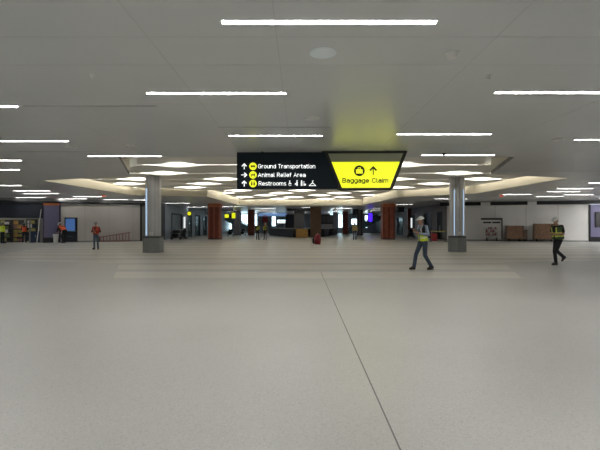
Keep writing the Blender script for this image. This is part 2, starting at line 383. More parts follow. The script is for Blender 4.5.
# ------------------------------------------------------------------ ceiling lights
def strip(px0, px1, y, label, m='lamp', L0=None, far=False):
    D = cd(y); x0, x1 = gx(px0, D), gx(px1, D)
    t = thing('linear_ceiling_light', label, 'ceiling light', ((x0+x1)/2, D, CZ), 0, 'linear ceiling lights')
    h = (x1-x0)/2; bm = bmesh.new(); bx(bm, -h, h, -.041, .041, -.006, -.001); link('diffuser', bm, m, t)
    bm = bmesh.new()
    for a in ((-h-.012,h+.012,-.057,-.045),(-h-.012,h+.012,.045,.057),(-h-.012,-h,-.045,.045),(h,h+.012,-.045,.045)): bx(bm, *a, -.008, -.001)
    link('frame', bm, 'trimm', t)
LT = [
 (222,436,21.7,'long bright linear ceiling light nearest the camera, top centre'),
 (147,285.5,93,'linear ceiling light left of centre, above and left of the hanging sign'),
 (495,640,92.3,'linear ceiling light cut by the right edge, upper right of the picture'),
 (-60,17,106,'linear ceiling light cut by the left edge, highest of those on the left'),
 (229,322,135.6,'linear ceiling light directly above the black half of the hanging sign'),
 (397,491,134,'linear ceiling light just above and right of the yellow baggage panel'),
 (-8,68,141,'linear ceiling light at left edge below a thin dark slot diffuser'),
 (575,660,139.6,'linear ceiling light cut by the right edge, second one down'),
 (88,161,156,'linear ceiling light at the front left corner of the ceiling recess'),
 (422,494.5,155,'linear ceiling light at the front right corner of the recess, beside a dark dome'),
 (-20,21,160.3,'short visible linear light at left edge, third one down'),
 (-30,19.5,169.7,'short visible linear light at left edge, fourth one down'),
 (-15,21,185.5,'linear ceiling light at left edge above the shop front'),
 (13,50,190.8,'linear ceiling light above the shop, left one of the overlapping pair'),
 (24,59,193.6,'linear ceiling light above the purple pilaster'),
 (16,46,197.6,'linear ceiling light closest to the navy shop fascia'),
 (73,103,196.6,'linear ceiling light ending at the left red exit sign'),
 (58,87,198.8,'linear ceiling light in front of the blue doorway'),
 (103,128,199.6,'linear ceiling light above the lying ladder'),
 (589,640,183,'linear ceiling light cut by the right edge, third one down'),
 (557,593,188.6,'linear ceiling light above the right wall, upper one of the overlapping pair'),
 (547,580,191.6,'linear ceiling light above the man at right, lower one of the pair'),
 (503,531,194.4,'linear ceiling light starting at the right red exit sign'),
 (536,563,196.4,'linear ceiling light just right of the hanging white wall panel'),
 (564,593,194.6,'linear ceiling light nearest the purple wall at right'),
 (133,158,199.9,'linear ceiling light behind the left steel column'),
 (434,468,198.8,'linear ceiling light behind the right steel column'),
 (160,190,203.2,'linear ceiling light beyond the recess, left of the left red column'),
 (184,207,207,'linear ceiling light over the left corridor wall'),
 (222,244,206.5,'linear ceiling light beyond the recess, right of the left red column'),
 (396,412,204.5,'linear ceiling light beyond the recess, right of the right red column'),
 (262,276,208.2,'linear ceiling light over the blue fascia'),
 (300,312,207.6,'linear ceiling light over the black kiosk canopy'),
 (336,352,208.2,'linear ceiling light over the far right red column'),
]
for D_, nm_ in ((62,'sixty'),(69,'seventy'),(76,'eighty'),(84,'ninety')):
    for X_, w_ in ((-11,'far left'),(-5.5,'left'),(0,'central'),(5.5,'right'),(11,'far right')):
        y_ = HZ-(CZ-CH)*F/D_; row = {62:'nearest',69:'second',76:'third',84:'last'}[D_]
        LT.append((300+(X_-1.22)*F/D_, 300+(X_+1.22)*F/D_, y_, f'{w_} light of the {row} row of distant lights beyond the ceiling recess'))
for i, a in enumerate(LT): strip(*a, 'lamp' if a[2] < 110 else 'lampmid' if a[2] < 180 else 'lampfar')
for (x, y) in [(-9,1),(-3.4,1.4),(3.4,1.4),(9,1),(-6,-2.5),(0,-2.5),(6,-2.5),(-14,3),(14,3),(-9,5.2),(9,5.2),(-20,8),(20,8),(-14,-3),(14,-3),(-18,2.5),(18,2.5),(-16,13),(17,13),(-24,15),(24,15),(-23,22),(25,22),(-26,30),(28,30),(27.5,34.5),(28.5,38.5),(31,32),(31.5,36.5),(25.2,33),(26.5,36.8),(30,34),(33,38),(27.5,39.5),(31,39.5)]:  # unseen lights; the cluster near the right wall is added to brighten that wall
    t = thing('linear_ceiling_light', 'unseen linear ceiling light overhead outside the picture', 'ceiling light', (x,y,CZ), 0, 'ceiling lights outside the picture')
    bm = bmesh.new(); bx(bm, -1.22, 1.22, -.045, .045, -.006, -.001); link('diffuser', bm, 'lampoff', t)
# ------------------------------------------------------------------ recess: wavy rows with light slits, cove lamps
def inrec(x, y):
    c = False; n = len(REC); j = n-1
    for i in range(n):
        xi, yi = REC[i]; xj, yj = REC[j]
        if (yi > y) != (yj > y) and x < (xj-xi)*(y-yi)/(yj-yi)+xi: c = not c
        j = i
    return c
LIP, RISE, SL = .07, .13, .085
def zc(Y): return 4.27 + .2*max(0, min(1, (Y-24)/26))
rows = [15.56]+[20.9+3.3*k for k in range(10)]; ENDS = rows[1:]+[52.4]
ords = ['first','second','third','fourth','fifth','sixth','seventh','eighth','ninth','tenth','eleventh']
PHS = [0,2.1,4.0,.9,3.1,5.2,1.4,3.6,5.6,2.4,4.4,0]
def span(Y, mg=.45):
    xs = []
    for i in range(len(REC)):
        (xa, ya), (xb, yb) = REC[i], REC[(i+1)%len(REC)]
        if (ya > Y) != (yb > Y): xs.append(xa+(xb-xa)*(Y-ya)/(yb-ya))
    return (min(xs)+mg, max(xs)-mg) if len(xs) > 1 else None
lam = 5.2
for k, Y0 in enumerate(rows):
    LN = ENDS[k]-Y0; Y1 = ENDS[k]-.36; T1 = (Y1-Y0)/LN
    lens = lambda x: max(0, math.sin(2*PI*x/lam+PHS[k]))**1.5
    lensn = lambda x: max(0, math.sin(2*PI*x/lam+PHS[k+1]))**1.5
    bm = bmesh.new(); g = []; nx = 110; nt_ = 20
    for j in range(nt_+1):
        t = T1*j/nt_; y = Y0+.02+(LN-.02)*t; x0, x1 = span(y)
        g.append([bm.verts.new((x, y, zc(Y0)*(1-t)+zc(Y0+LN)*t - LIP*lens(x)*max(0,1-t)**1.4 + RISE*lensn(x)*t**1.6)) for x in [x0+(x1-x0)*i/nx for i in range(nx+1)]])
    top = [[bm.verts.new((v.co.x, v.co.y, v.co.z+.03)) for v in r] for r in g]
    for j in range(nt_):
        for i in range(nx):
            bm.faces.new((g[j][i], g[j][i+1], g[j+1][i+1], g[j+1][i])); bm.faces.new((top[j][i], top[j+1][i], top[j+1][i+1], top[j][i+1]))
    t_ = thing('wavy_ceiling_panel', f'{ords[k]} undulating cream panel row in the ceiling recess, counted from the front', 'ceiling panel', (0,0,0), 0, 'wavy panels in the recess')
    link('panel', bm, 'wave', t_, smooth=True)
    x0, x1 = span(Y0+.02); bm = bmesh.new(); run = None; q0, q1 = max(x0, -99), x1
    for i in range(241):
        x = x0+(x1-x0)*i/240; l = lens(x)
        a = bm.verts.new((x, Y0, zc(Y0)-LIP*l)); b = bm.verts.new((x, Y0, zc(Y0)+.02+.15*l))
        if run: bm.faces.new((run[0], a, b, run[1]))
        run = (a, b, l)
    bmesh.ops.delete(bm, geom=[v for v in bm.verts if not v.link_faces], context='VERTS')
    o = link('lip', bm, 'wave', t_)
    if k < len(rows)-1 and Y1 < 52:
        yy = ENDS[k]-.17; m0, m1 = span(yy); n0, n1 = span(yy-.3); m0, m1 = max(m0,n0)+.1, min(m1,n1)-.1
        bm = bmesh.new(); run = None; zz = zc(ENDS[k])+.02; NS = 260
        for i in range(NS+1):
            x = m0+(m1-m0)*i/NS; l = lensn(x); hw = .004+.095*l
            v = [bm.verts.new((x, yy-hw, zz)), bm.verts.new((x, yy+hw, zz)), bm.verts.new((x, yy+hw, zz+.01)), bm.verts.new((x, yy-hw, zz+.01))]
            if run:
                for q in range(4): bm.faces.new((run[q], run[(q+1)%4], v[(q+1)%4], v[q]))
            else: bm.faces.new(v)
            run = v
        bm.faces.new(run); link('cove_strip', bm, 'cove2', t_)
bm = bmesh.new()
cx_ = Vector((0, 30))
for i in (2,3,4,5,6,7,8):
    a, b = Vector(REC[i]), Vector(REC[i+1]); d = (b-a).normalized(); nn = Vector((d.y, -d.x))
    if (cx_-a).dot(nn) < 0: nn = -nn
    e_ = .5 if 2 <= i <= 8 else 1.3; a2, b2 = a+nn*.33+d*e_, b+nn*.33-d*e_
    t = thing('cove_light', ['long cove lamp hidden along left front wing of the recess','cove lamp along the left rear edge of the recess','cove lamp along the left stepped side of the recess','cove lamp along the rear centre edge of the recess','cove lamp along the right stepped side of the recess','cove lamp along the right rear edge of the recess','long cove lamp hidden along right front wing of the recess','','cove lamp along the right splayed front side of the recess'][i-2] if i else 'cove lamp along the left splayed front side of the recess', 'cove light')
    c_ = bmesh.new(); w_ = nn*.03
    prism(c_, [tuple(a2),tuple(b2),tuple(b2+w_),tuple(a2+w_)], zc(max(a.y,b.y))+.12, zc(max(a.y,b.y))+.15); link('lamp', c_, 'cove', t)
bm.free()

# ------------------------------------------------------------------ small ceiling fittings
def disc(px, y, r, label, cat, name, m='disc', dome=False):
    D = cd(y); t = thing(name, label, cat, (gx(px,D), D, CZ))
    bm = bmesh.new(); tube(bm, (0,0,-.02), (0,0,-.001), r*.97, r, 40); link('rim', bm, m, t)
    bm = bmesh.new()
    if dome: tube(bm, (0,0,-.07), (0,0,-.02), r*.6, r*.8, 32); 
    else: tube(bm, (0,0,-.024), (0,0,-.018), r*.86, r*.88, 40)
    link('detector_body' if dome else 'grille', bm, m, t)
disc(323,52.3,.185,'pale round ceiling speaker just below the nearest ceiling light','ceiling speaker','ceiling_speaker')
disc(452,52.8,.095,'small white domed smoke detector at upper right of the near ceiling','smoke detector','smoke_detector','white',True)
disc(312,118.3,.17,'round ceiling speaker above the hanging sign','ceiling speaker','ceiling_speaker','disc2')
disc(131,146.3,.14,'small round ceiling speaker above the front left of the recess','ceiling speaker','ceiling_speaker','disc2')
disc(71,146.3,.15,'round ceiling speaker at left over the faint slot','ceiling speaker','ceiling_speaker','disc2')
disc(558,139.3,.17,'round ceiling speaker near the right edge','ceiling speaker','ceiling_speaker','disc2')
disc(444,153.3,.07,'small black dome camera above the right front recess light','dome camera','dome_camera','black',True)
disc(92,74,.045,'tiny sprinkler head on the left near ceiling','sprinkler','sprinkler','white',True)
disc(488,74.8,.045,'tiny sprinkler head on the right near ceiling','sprinkler','sprinkler','white',True)
for x0, x1, y, lb_ in ((22,156,105.8,'long thin dark slot diffuser in the left ceiling'),(218,330,127,'thin dark slot diffuser above the black half of the sign'),
                   (18,98,151.5,'faint slot diffuser at left over the ceiling wing'),(262,350,148,'dark slot diffuser right at the top of the hanging sign'),(505,600,171,'faint slot diffuser in the right ceiling')):
    D = cd(y); t = thing('slot_diffuser', lb_, 'air diffuser', (gx((x0+x1)/2,D), D, CZ)); h = gx(x1,D)-gx(x0,D)
    bm = bmesh.new(); bx(bm, -h/2, h/2, -.018, .018, -.004, -.001); link('slot', bm, 'slot', t)
    bm = bmesh.new(); bx(bm, -h/2-.02, h/2+.02, -.03, -.018, -.006, -.001); bx(bm, -h/2-.02, h/2+.02, .018, .03, -.006, -.001); link('frame', bm, 'ceil', t)

# ------------------------------------------------------------------ writing helpers
def arc(cx, cy, rx, ry, a0, a1, n=12):
    return [(cx+rx*math.cos(math.radians(a0+(a1-a0)*i/n)), cy+ry*math.sin(math.radians(a0+(a1-a0)*i/n))) for i in range(n+1)]
# strokes of each letter, cap height 1, x-height .72; value = (advance, polylines)
O_ = arc(.27,.36,.27,.36,0,360,16)
GL = {
 'G': (.68, [arc(.34,.62,.34,.38,35,180,8)+arc(.34,.38,.34,.38,180,360,10)+[(.68,.5),(.38,.5)]]),
 'C': (.66, [arc(.34,.62,.34,.38,30,180,8)+arc(.34,.38,.34,.38,180,330,8)]),
 'r': (.34, [[(0,0),(0,.72)], [(0,.42)]+arc(.26,.42,.26,.30,180,80,6)]),
 'o': (.54, [O_]), 'u': (.54, [[(0,.72),(0,.27)]+arc(.27,.27,.27,.27,180,360,8)+[(.54,.72)], [(.54,.72),(.54,0)]]),
 'n': (.54, [[(0,0),(0,.72)], [(0,.45)]+arc(.27,.45,.27,.27,180,0,8)+[(.54,0)]]),
 'm': (.86, [[(0,0),(0,.72)], [(0,.5)]+arc(.215,.5,.215,.22,180,0,8)+[(.43,0)], [(.43,.5)]+arc(.645,.5,.215,.22,180,0,8)+[(.86,0)]]),
 'd': (.54, [O_, [(.54,0),(.54,1)]]), 'a': (.50, [[(.50,0),(.50,.48)]+arc(.26,.48,.24,.24,0,150,8), [(.50,.42),(.2,.42)]+arc(.2,.21,.2,.21,90,270,8)+[(.3,0),(.5,.12)]]),
 'T': (.62, [[(0,1),(.62,1)], [(.31,1),(.31,0)]]), 's': (.46, [arc(.24,.54,.22,.18,30,180,6)+arc(.24,.54,.22,.18,180,250,3)+arc(.24,.18,.22,.18,70,0,3)+arc(.24,.18,.22,.18,0,-150,6)]),
 'p': (.54, [O_, [(0,.72),(0,-.28)]]), 't': (.34, [[(.12,.95),(.12,.16)]+arc(.28,.16,.16,.16,180,270,4)+[(.34,0)], [(0,.72),(.34,.72)]]),
 'i': (.04, [[(.02,0),(.02,.72)], [(.02,.93),(.02,1)]]), 'l': (.14, [[(.02,1),(.02,.1),(.14,0)]]),
 'A': (.70, [[(0,0),(.35,1),(.70,0)], [(.13,.32),(.57,.32)]]), 'R': (.62, [[(0,0),(0,1),(.34,1)]+arc(.34,.74,.26,.26,90,-90,8)+[(0,.48)], [(.3,.48),(.62,0)]]),
 'e': (.54, [[(0,.36),(.54,.36)]+arc(.27,.36,.27,.36,0,320,14)]), 'f': (.32, [[(.12,0),(.12,.84)]+arc(.28,.84,.16,.16,180,90,4)+[(.34,1)], [(0,.68),(.34,.68)]]),
 'B': (.62, [[(0,0),(0,1),(.34,1)]+arc(.34,.76,.24,.24,90,-90,8)+[(0,.52)], [(.34,.52)]+arc(.36,.26,.26,.26,90,-90,8)+[(0,0)]]),
 'g': (.54, [O_, [(.54,.72),(.54,-.06)]+arc(.28,-.06,.26,.22,0,-150,8)]),
 'E': (.55, [[(.55,1),(0,1),(0,0),(.55,0)], [(0,.5),(.48,.5)]]), 'X': (.62, [[(0,0),(.62,1)], [(0,1),(.62,0)]]), 'I': (.04, [[(.02,0),(.02,1)]]), ' ': (.22, []),
}
def text(body, x, z, h, wid, m, parent, y, th=.15, name='lettering'):
    adv = 0; pl = []
    for c in body:
        w_, ps = GL[c]
        for p in ps: pl.append([(px+adv, pz) for px, pz in p])
        adv += w_+.24
    adv -= .24; sx = (wid-th*h)/adv; bm = bmesh.new(); hw = th*h/2; x += hw
    for p in pl:
        q = [Vector((x+a*sx, z+b_*(h-2*hw)+hw)) for a, b_ in p]
        L_, R_ = [], []
        for i, v in enumerate(q):
            d = ((q[min(i+1,len(q)-1)]-v).normalized()+(v-q[max(i-1,0)]).normalized())
            d = d.normalized() if d.length > 1e-4 else Vector((1,0)); nn = Vector((-d.y,d.x))
            if i == 0: v = v-d*hw*.9
            if i == len(q)-1: v = v+d*hw*.9
            k = 1
            if 0 < i < len(q)-1: k = min(1.5, 1/max(.5, abs(nn.dot(Vector((-(q[i+1]-q[i]).normalized().y, (q[i+1]-q[i]).normalized().x))))))
            L_.append(bm.verts.new((v.x+nn.x*hw*k, y, v.y+nn.y*hw*k))); R_.append(bm.verts.new((v.x-nn.x*hw*k, y, v.y-nn.y*hw*k)))
        for i in range(len(q)-1): bm.faces.new((L_[i], R_[i], R_[i+1], L_[i+1]))
    me = bpy.data.meshes.new(name); bm.to_mesh(me); bm.free(); me.materials.append(M[m])
    o = bpy.data.objects.new(name, me); C.objects.link(o); o.parent = parent; return o
def flat(bm, pts, y0, y1, mi=0): return prism(bm, pts, y0, y1, mi, lambda a,b,c: (a, c, b))

# ------------------------------------------------------------------ hanging sign
SD = 14.2; u = SD/F
sx0 = gx(322, SD)
sg = thing('hanging_sign', 'long black and yellow overhead direction sign reading Baggage Claim', 'sign', (sx0, SD, CZ))
def sp(px, y): return ((px-300)*u - sx0, CH+(HZ-y)*u - CZ)
bm = bmesh.new(); flat(bm, [sp(236.8,188.8), sp(338,188.8), sp(338,152.2), sp(236.8,152.2)], 0, .26)
link('black_panel', bm, 'signdark', sg)
bm = bmesh.new(); flat(bm, [sp(338.1,189.3), sp(342,190.3), sp(391,189.8), sp(393.5,188), sp(407.5,150.9), sp(322,151.2), sp(322,152.1), sp(338.1,152.1)], 0, .26)
link('frame', bm, 'signk', sg)
bm = bmesh.new(); flat(bm, [sp(324.8,152.2),sp(327.5,152.2),sp(342.5,189.3),sp(340,189.3)], -.012, -.001); link('edge_strip', bm, 'signk', sg)
bm = bmesh.new(); flat(bm, [sp(330.6,162), sp(341.8,187.9), sp(389.8,187.7), sp(399.8,161.7)], -.010, -.001)
o = link('yellow_panel', bm, 'signy', sg); o['label'] = 'backlit yellow face'
bm = bmesh.new(); flat(bm, [sp(326.8,153.6), sp(330.4,161.7), sp(400.0,161.4), sp(403.2,153.3)], -.010, -.001); link('unlit_strip', bm, 'signg', sg)
bm = bmesh.new()
for px in (262,380): x_, _z = sp(px,150); tube(bm, (x_,.13,-.07), (x_,.13,0), .03, .03, 10)
link('hanger', bm, 'signk', sg)
def arrow(bm, cx, cy, s, ang, yy, th=.16):
    """arrow glyph, s half size in pixels"""
    ca, sa = math.cos(ang), math.sin(ang)
    def T(pts): return [sp(cx + (p[0]*ca+p[1]*sa)*s, cy - (-p[0]*sa+p[1]*ca)*s) for p in pts]
    flat(bm, T([(-th,-1),(th,-1),(th,.6),(-th,.6)]), yy, yy+.003)
    flat(bm, T([(0,1.05),(-.9,.15),(-.62,-.13),(0,.5)]), yy, yy+.003); flat(bm, T([(0,1.05),(0,.5),(.62,-.13),(.9,.15)]), yy, yy+.003)
for (cy, ang, wd) in ((166.3,0,'Ground Transportation'),(174.9,PI/2,'Animal Relief Area'),(183.5,0,'Restrooms')):
    bm = bmesh.new(); arrow(bm, 244.2, cy, 3.0, ang, -.006); link('arrow_symbol', bm, 'signw', sg)
    bm = bmesh.new(); flat(bm, [sp(253+3.75*math.cos(2*PI*k/28), cy+3.75*math.sin(2*PI*k/28)) for k in range(28)], -.006, -.001); ci = link('round_symbol', bm, 'signy', sg)
    bm = bmesh.new()
    def q(x0,x1,y0,y1): flat(bm, [sp(253+x0,cy+y1),sp(253+x1,cy+y1),sp(253+x1,cy+y0),sp(253+x0,cy+y0)], -.009, -.0065)
    if wd[0] == 'G': q(-2.2,2.2,-.9,.6); q(-1.8,-.9,.6,1.2); q(.9,1.8,.6,1.2)
    elif wd[0] == 'A': q(-1.9,1.9,-.6,.6); q(1.1,2.1,-1.6,-.6); q(-1.9,-1.2,.6,1.8); q(1.0,1.7,.6,1.8)
    else: q(-1.9,-.5,-1.2,2.0); q(.5,1.9,-1.2,2.0); q(-1.6,-.8,-2.3,-1.5); q(.8,1.6,-2.3,-1.5)
    link('pictogram', bm, 'signk', ci)
    x0, x1 = dict(G=(258,315.3),A=(258,305.5),R=(258.6,286.2))[wd[0]]
    a, b = sp(x0, cy+2.1); text(wd, a, b, 4.3*u, (x1-x0)*u, 'signw', sg, -.004, .135)
# small accessibility pictograms
bm = bmesh.new()
def rc(bm, x0,x1,y0,y1,yy=-.004): flat(bm, [sp(x0,y1),sp(x1,y1),sp(x1,y0),sp(x0,y0)], yy, yy+.003)
def ci_(bm, cx, cy, r, yy=-.004): flat(bm, [sp(cx+r*math.cos(2*PI*k/16), cy+r*math.sin(2*PI*k/16)) for k in range(16)], yy, yy+.003)
ci_(bm,289.8,181,.6); rc(bm,289.4,290.2,181.6,184); rc(bm,290.2,291.6,183.3,184)
for k in range(14):
    a0, a1 = PI*.1+k*PI*1.5/14, PI*.1+(k+1)*PI*1.5/14
    flat(bm, [sp(290+math.cos(a)*r, 184.2+math.sin(a)*r) for a, r in ((a0,1.6),(a1,1.6),(a1,1.15),(a0,1.15))], -.004, -.001)
link('wheelchair_symbol', bm, 'signw', sg)
bm = bmesh.new(); ci_(bm,297,180.8,.7); rc(bm,296.3,297.7,181.6,185.8); ci_(bm,295.6,184,.9); link('family_symbol', bm, 'signw', sg)
bm = bmesh.new(); ci_(bm,301.6,180.9,.65); rc(bm,300.8,302.4,181.6,185.8); rc(bm,303.6,304.2,182.5,185.8); ci_(bm,305,184.6,1.0); ci_(bm,303.9,181.8,.5); link('parent_symbol', bm, 'signw', sg)
bm = bmesh.new()
flat(bm, [sp(309,186),sp(316,186),sp(316,185.3),sp(309,185.3)], -.004, -.001); flat(bm, [sp(309,185.3),sp(309.9,185.3),sp(312.9,183.1),sp(312.2,182.7)], -.004, -.001)
flat(bm, [sp(315.1,185.3),sp(316,185.3),sp(312.9,182.7),sp(312.3,183.1)], -.004, -.001); rc(bm,312.2,312.8,181,182.8); rc(bm,312.2,313.7,180.6,181.1)
link('hanger_symbol', bm, 'signw', sg)
bm = bmesh.new(); flat(bm, [sp(359.3+5.4*math.cos(2*PI*k/36), 170.8+5.4*math.sin(2*PI*k/36)) for k in range(36)], -.014, -.0105); o = link('round_symbol', bm, 'signk', sg)
bm = bmesh.new(); rc(bm,356,362.6,169.4,173.6,-.018); rc(bm,357.8,358.4,168,169.4,-.018); rc(bm,360.2,360.8,168,169.4,-.018); rc(bm,357.8,360.8,167.6,168.2,-.018); link('suitcase_symbol', bm, 'signy', o)
bm = bmesh.new(); arrow(bm, 373.2, 170.6, 4.4, 0, -.014, .11); link('arrow_symbol', bm, 'signk', sg)
a, b = sp(342.3, 182.9); text('Baggage Claim', a, b, 4.9*u, 46*u, 'signk', sg, -.013, .165)

# ------------------------------------------------------------------ steel columns with hexagonal bases
def steel_column(px, D, ang, strips, label):
    t = thing('steel_column', label, 'column', (gx(px,D), D, 0), 0)
    H = zc(D)+.05; n = 12; r = .42
    bm = bmesh.new()
    tube(bm, (0,0,.9), (0,0,H), r-.012, r-.012, 48, mi=1)
    for k in range(n):
        a0, a1 = 2*PI*k/n+.03, 2*PI*(k+1)/n-.03
        pts = [(math.cos(a0+(a1-a0)*j/4)*r, math.sin(a0+(a1-a0)*j/4)*r) for j in range(5)]+[(math.cos(a1)*(r-.03), math.sin(a1)*(r-.03)),(math.cos(a0)*(r-.03), math.sin(a0)*(r-.03))]
        prism(bm, pts, .92, H, 0)
    link('shaft', bm, ['steel','steeld'], t)
    for a in strips:
        a = math.radians(a); bm = bmesh.new()
        prism(bm, [(math.cos(a-.05)*(r+.001), math.sin(a-.05)*(r+.001)),(math.cos(a-.05)*(r+.025), math.sin(a-.05)*(r+.025)),(math.cos(a+.05)*(r+.025), math.sin(a+.05)*(r+.025)),(math.cos(a+.05)*(r+.001), math.sin(a+.05)*(r+.001))], .95, 3.55)
        o = link('light_strip', bm, 'bluelight', t); o['label'] = 'pale blue vertical light strip'
    bm = bmesh.new(); R_ = .56
    hexa = [(math.cos(math.radians(ang+60*k))*R_, math.sin(math.radians(ang+60*k))*R_) for k in range(6)]
    prism(bm, hexa, 0, .82); link('base', bm, 'base', t)
    bm = bmesh.new(); prism(bm, [(x*.97,y*.97) for x, y in hexa], .82, .9); link('base_cap', bm, 'based', t)
    bm = bmesh.new(); bx(bm, -.06, .0, -.47, -.43, .96, 1.16); bx(bm, .05, .11, -.47, -.43, .96, 1.14); link('junction_box', bm, 'white', t)
steel_column(153.3, 25.2, 262, (-133,-126), 'round steel column on grey hexagonal base, left of the sign')
steel_column(457, 25.9, 255, (-128,-56), 'round steel column on grey hexagonal base, right of the sign')

# ------------------------------------------------------------------ ribbed panel columns
def panel_column(px, D, w, m, label, name='panelled_column', cap=None, group=None, n=7):
    t = thing(name, label, 'column', (gx(px,D), D, 0), 0, group)
    bm = bmesh.new(); bx(bm, -w/2+.04, w/2-.04, .04, w-.04, 0, CZ)
    for k in range(n):
        a = -w/2 + w*k/n
        for fn in (lambda v: v, lambda v: Vector((v.x, w-v.y, v.z)), lambda v: Vector((-w/2+v.y, w/2+v.x, v.z)), lambda v: Vector((w/2-v.y, w/2+v.x, v.z))):
            bx(bm, a+.02, a+w/n-.02, 0, .05, .1, CZ-.001, 1 if k % 3 == 0 else 0, fn)
    link('cladding', bm, m, t)
    bm = bmesh.new(); bx(bm, -w/2, w/2, .005, w-.005, 0, .1); link('plinth', bm, 'dark', t)
    if cap: bm = bmesh.new(); bx(bm, -w/2-.02, w/2+.02, -.02, w+.02, CZ-.38, CZ-.002); link('cap', bm, cap, t)
panel_column(214, 48.3, 1.28, ['woodred','woodredl'], 'wide ribbed dark red column, left of the sign', cap='copper')
panel_column(389, 48, 1.28, ['woodredl','woodred'], 'wide ribbed red column, right of the yellow panel', cap='copper')
panel_column(315.8, 57.5, 1.35, ['woodbrown','woodbrown'], 'brown ribbed column behind the maroon bin')
panel_column(251, 68, .95, ['woodred','woodred'], 'slim dark red column left of the two standing workers', n=5)
panel_column(345.5, 76, .9, ['woodred','woodred'], 'slim far red column left of the lone tan-vested person', n=5)
panel_column(236.8, 70, .95, ['grey','purple'], 'grey column between the two left red columns', n=5)
panel_column(360.2, 68, .85, ['grey','dark'], 'grey column left of the violet screen', n=5)
panel_column(335.3, 80, .7, ['bluegrey','bluegrey'], 'blue grey column far right of the kiosk', n=4)
panel_column(410.5, 62, .7, ['woodred','woodred'], 'dark red column beyond the walking worker, right', n=4)
panel_column(420.5, 64, .9, ['woodbrown','woodred'], 'brown column partly hidden by the walking worker', n=4)

# ------------------------------------------------------------------ central kiosk
t = thing('kiosk_counter', 'dark island counter in the centre beyond the concourse', 'counter', (0,0,0))
K = [(-5.0,74),(-.7,56.5),(1.5,56.5)]; K = [(-5.2,76),(-4.7,71),(-.8,56.2),(1.2,56.2)]
K = [(-5.2,76),(-4.8,70),(-.9,56.3),(1.0,56.3),(1.0,59.8),(3.2,59.8),(6.0,72),(5.8,76)]
cen = Vector((.3,70))
bm = bmesh.new(); prism(bm, K, .1, 1.02); link('body', bm, 'navy', t)
bm = bmesh.new(); prism(bm, [tuple(cen+(Vector(p)-cen)*.985) for p in K], 0, .1); link('plinth', bm, 'black', t)
bm = bmesh.new(); prism(bm, [tuple(cen+(Vector(p)-cen)*1.01) for p in K], 1.02, 1.10); link('countertop', bm, 'grey', t)
t = thing('wooden_crate', 'tan wooden crate in front of the dark central kiosk', 'crate', (gx(302,54.5), 54.5, 0))
bm = bmesh.new(); bx(bm, -.7, .7, 0, .9, .06, 1.08)
for k in range(4): bx(bm, -.72, .72, -.02, 0, .08+.26*k, .08+.26*k+.22)
link('body', bm, 'tanwood', t)
bm = bmesh.new(); bx(bm, -.72, -.62, -.04, -.02, .06, 1.08); bx(bm, .62, .72, -.04, -.02, .06, 1.08); bx(bm, -.6,-.5,0,.9,0,.06); bx(bm, .5,.6,0,.9,0,.06); link('batten', bm, 'tanwood', t)
t = thing('kiosk_tower', 'grey tower rising from kiosk under black canopy', 'kiosk', (gx(299,61), 61, 1.10))
bm = bmesh.new(); bx(bm, -.68, .68, 0, 1.3, 0, 2.42); link('body', bm, 'grey', t)
bm = bmesh.new(); bx(bm, -1.6, 2.0, -1, 3, 2.42, 2.68, bev=.03); link('canopy', bm, 'black', t)
t = thing('kiosk_back_unit', 'black tall display unit on the right half of the kiosk', 'display unit', (gx(327,71), 71, 1.10))
bm = bmesh.new(); bx(bm, -1.1, 1.0, 0, .8, 0, 2.1); link('cabinet', bm, 'black', t)
bm = bmesh.new(); bx(bm, -1.0, -.1, -.03, 0, .9, 1.9); bx(bm, .0, .9, -.03, 0, .9, 1.9); link('screen', bm, 'dark', t)
bm = bmesh.new(); bx(bm, -1.0, .9, -.25, -.02, .0, .62); link('shelf', bm, 'grey', t)
t = thing('kiosk_back_unit', 'black tall display unit on the left half of the kiosk', 'display unit', (gx(288.5,72), 72, 1.10))
bm = bmesh.new(); bx(bm, -.5, 1.0, 0, .8, 0, 2.1); link('cabinet', bm, 'black', t)
bm = bmesh.new(); bx(bm, -.4, .9, -.03, 0, .9, 1.9); link('screen', bm, 'navy', t)
def panel(name, label, cat, px0, px1, y0, y1, D, m, th=.1, frame='black', hang=False, txt=None, floor_=False):
    x0, x1 = gx(px0,D), gx(px1,D); z0, z1 = hz(y1,D), min(hz(y0,D), CZ-.03)
    base = CZ if hang else 0
    t = thing(name, label, cat, ((x0+x1)/2, D, 0 if not hang else CZ)); h = (x1-x0)/2; a, b = z0-t.location.z, z1-t.location.z
    bm = bmesh.new(); bx(bm, -h, h, 0, th, a, b); link('housing', bm, frame, t)
    e = min(.04, h*.15); bm = bmesh.new(); bx(bm, -h+e, h-e, -.012, -.001, a+e, b-e); link('face', bm, m, t)
    if hang: 
        bm = bmesh.new()
        for s in (-.7,.7): tube(bm, (s*h, th/2, b), (s*h, th/2, 0), .02, .02, 8)
        link('hanger', bm, 'dark', t)
    elif a > .3:
        bm = bmesh.new(); bx(bm, -.05, .05, 0, th, -t.location.z, a); bx(bm, -.3, .3, -.1, th+.1, -t.location.z, -t.location.z+.04); link('stand', bm, 'dark', t)
    if txt: text(txt, -h*.7, a+(b-a)*.28, (b-a)*.45, h*1.4, 'signw', t, -.016, .15)
    return t
panel('blue_fascia', 'long pale blue lit fascia beyond the kiosk, left', 'fascia', 258,287,210.6,216.5,84,'skyblue', hang=True)
panel('blue_fascia', 'thin pale blue lit fascia over the kiosk, right', 'fascia', 320.5,336,210.6,212.3,78,'skyblue', hang=True)
panel('wall_sign', 'red panel behind the two standing workers', 'sign', 262.5,268,214.5,222.5,84,'red', hang=True)
panel('tall_screen', 'tall glowing violet blue screen far right of centre', 'screen', 368.2,372.6,213,221.8,66,'screen', hang=True)
panel('hanging_display', 'black hanging display near the grey far column', 'display', 352.3,358.3,207.5,215,62,'black', hang=True)
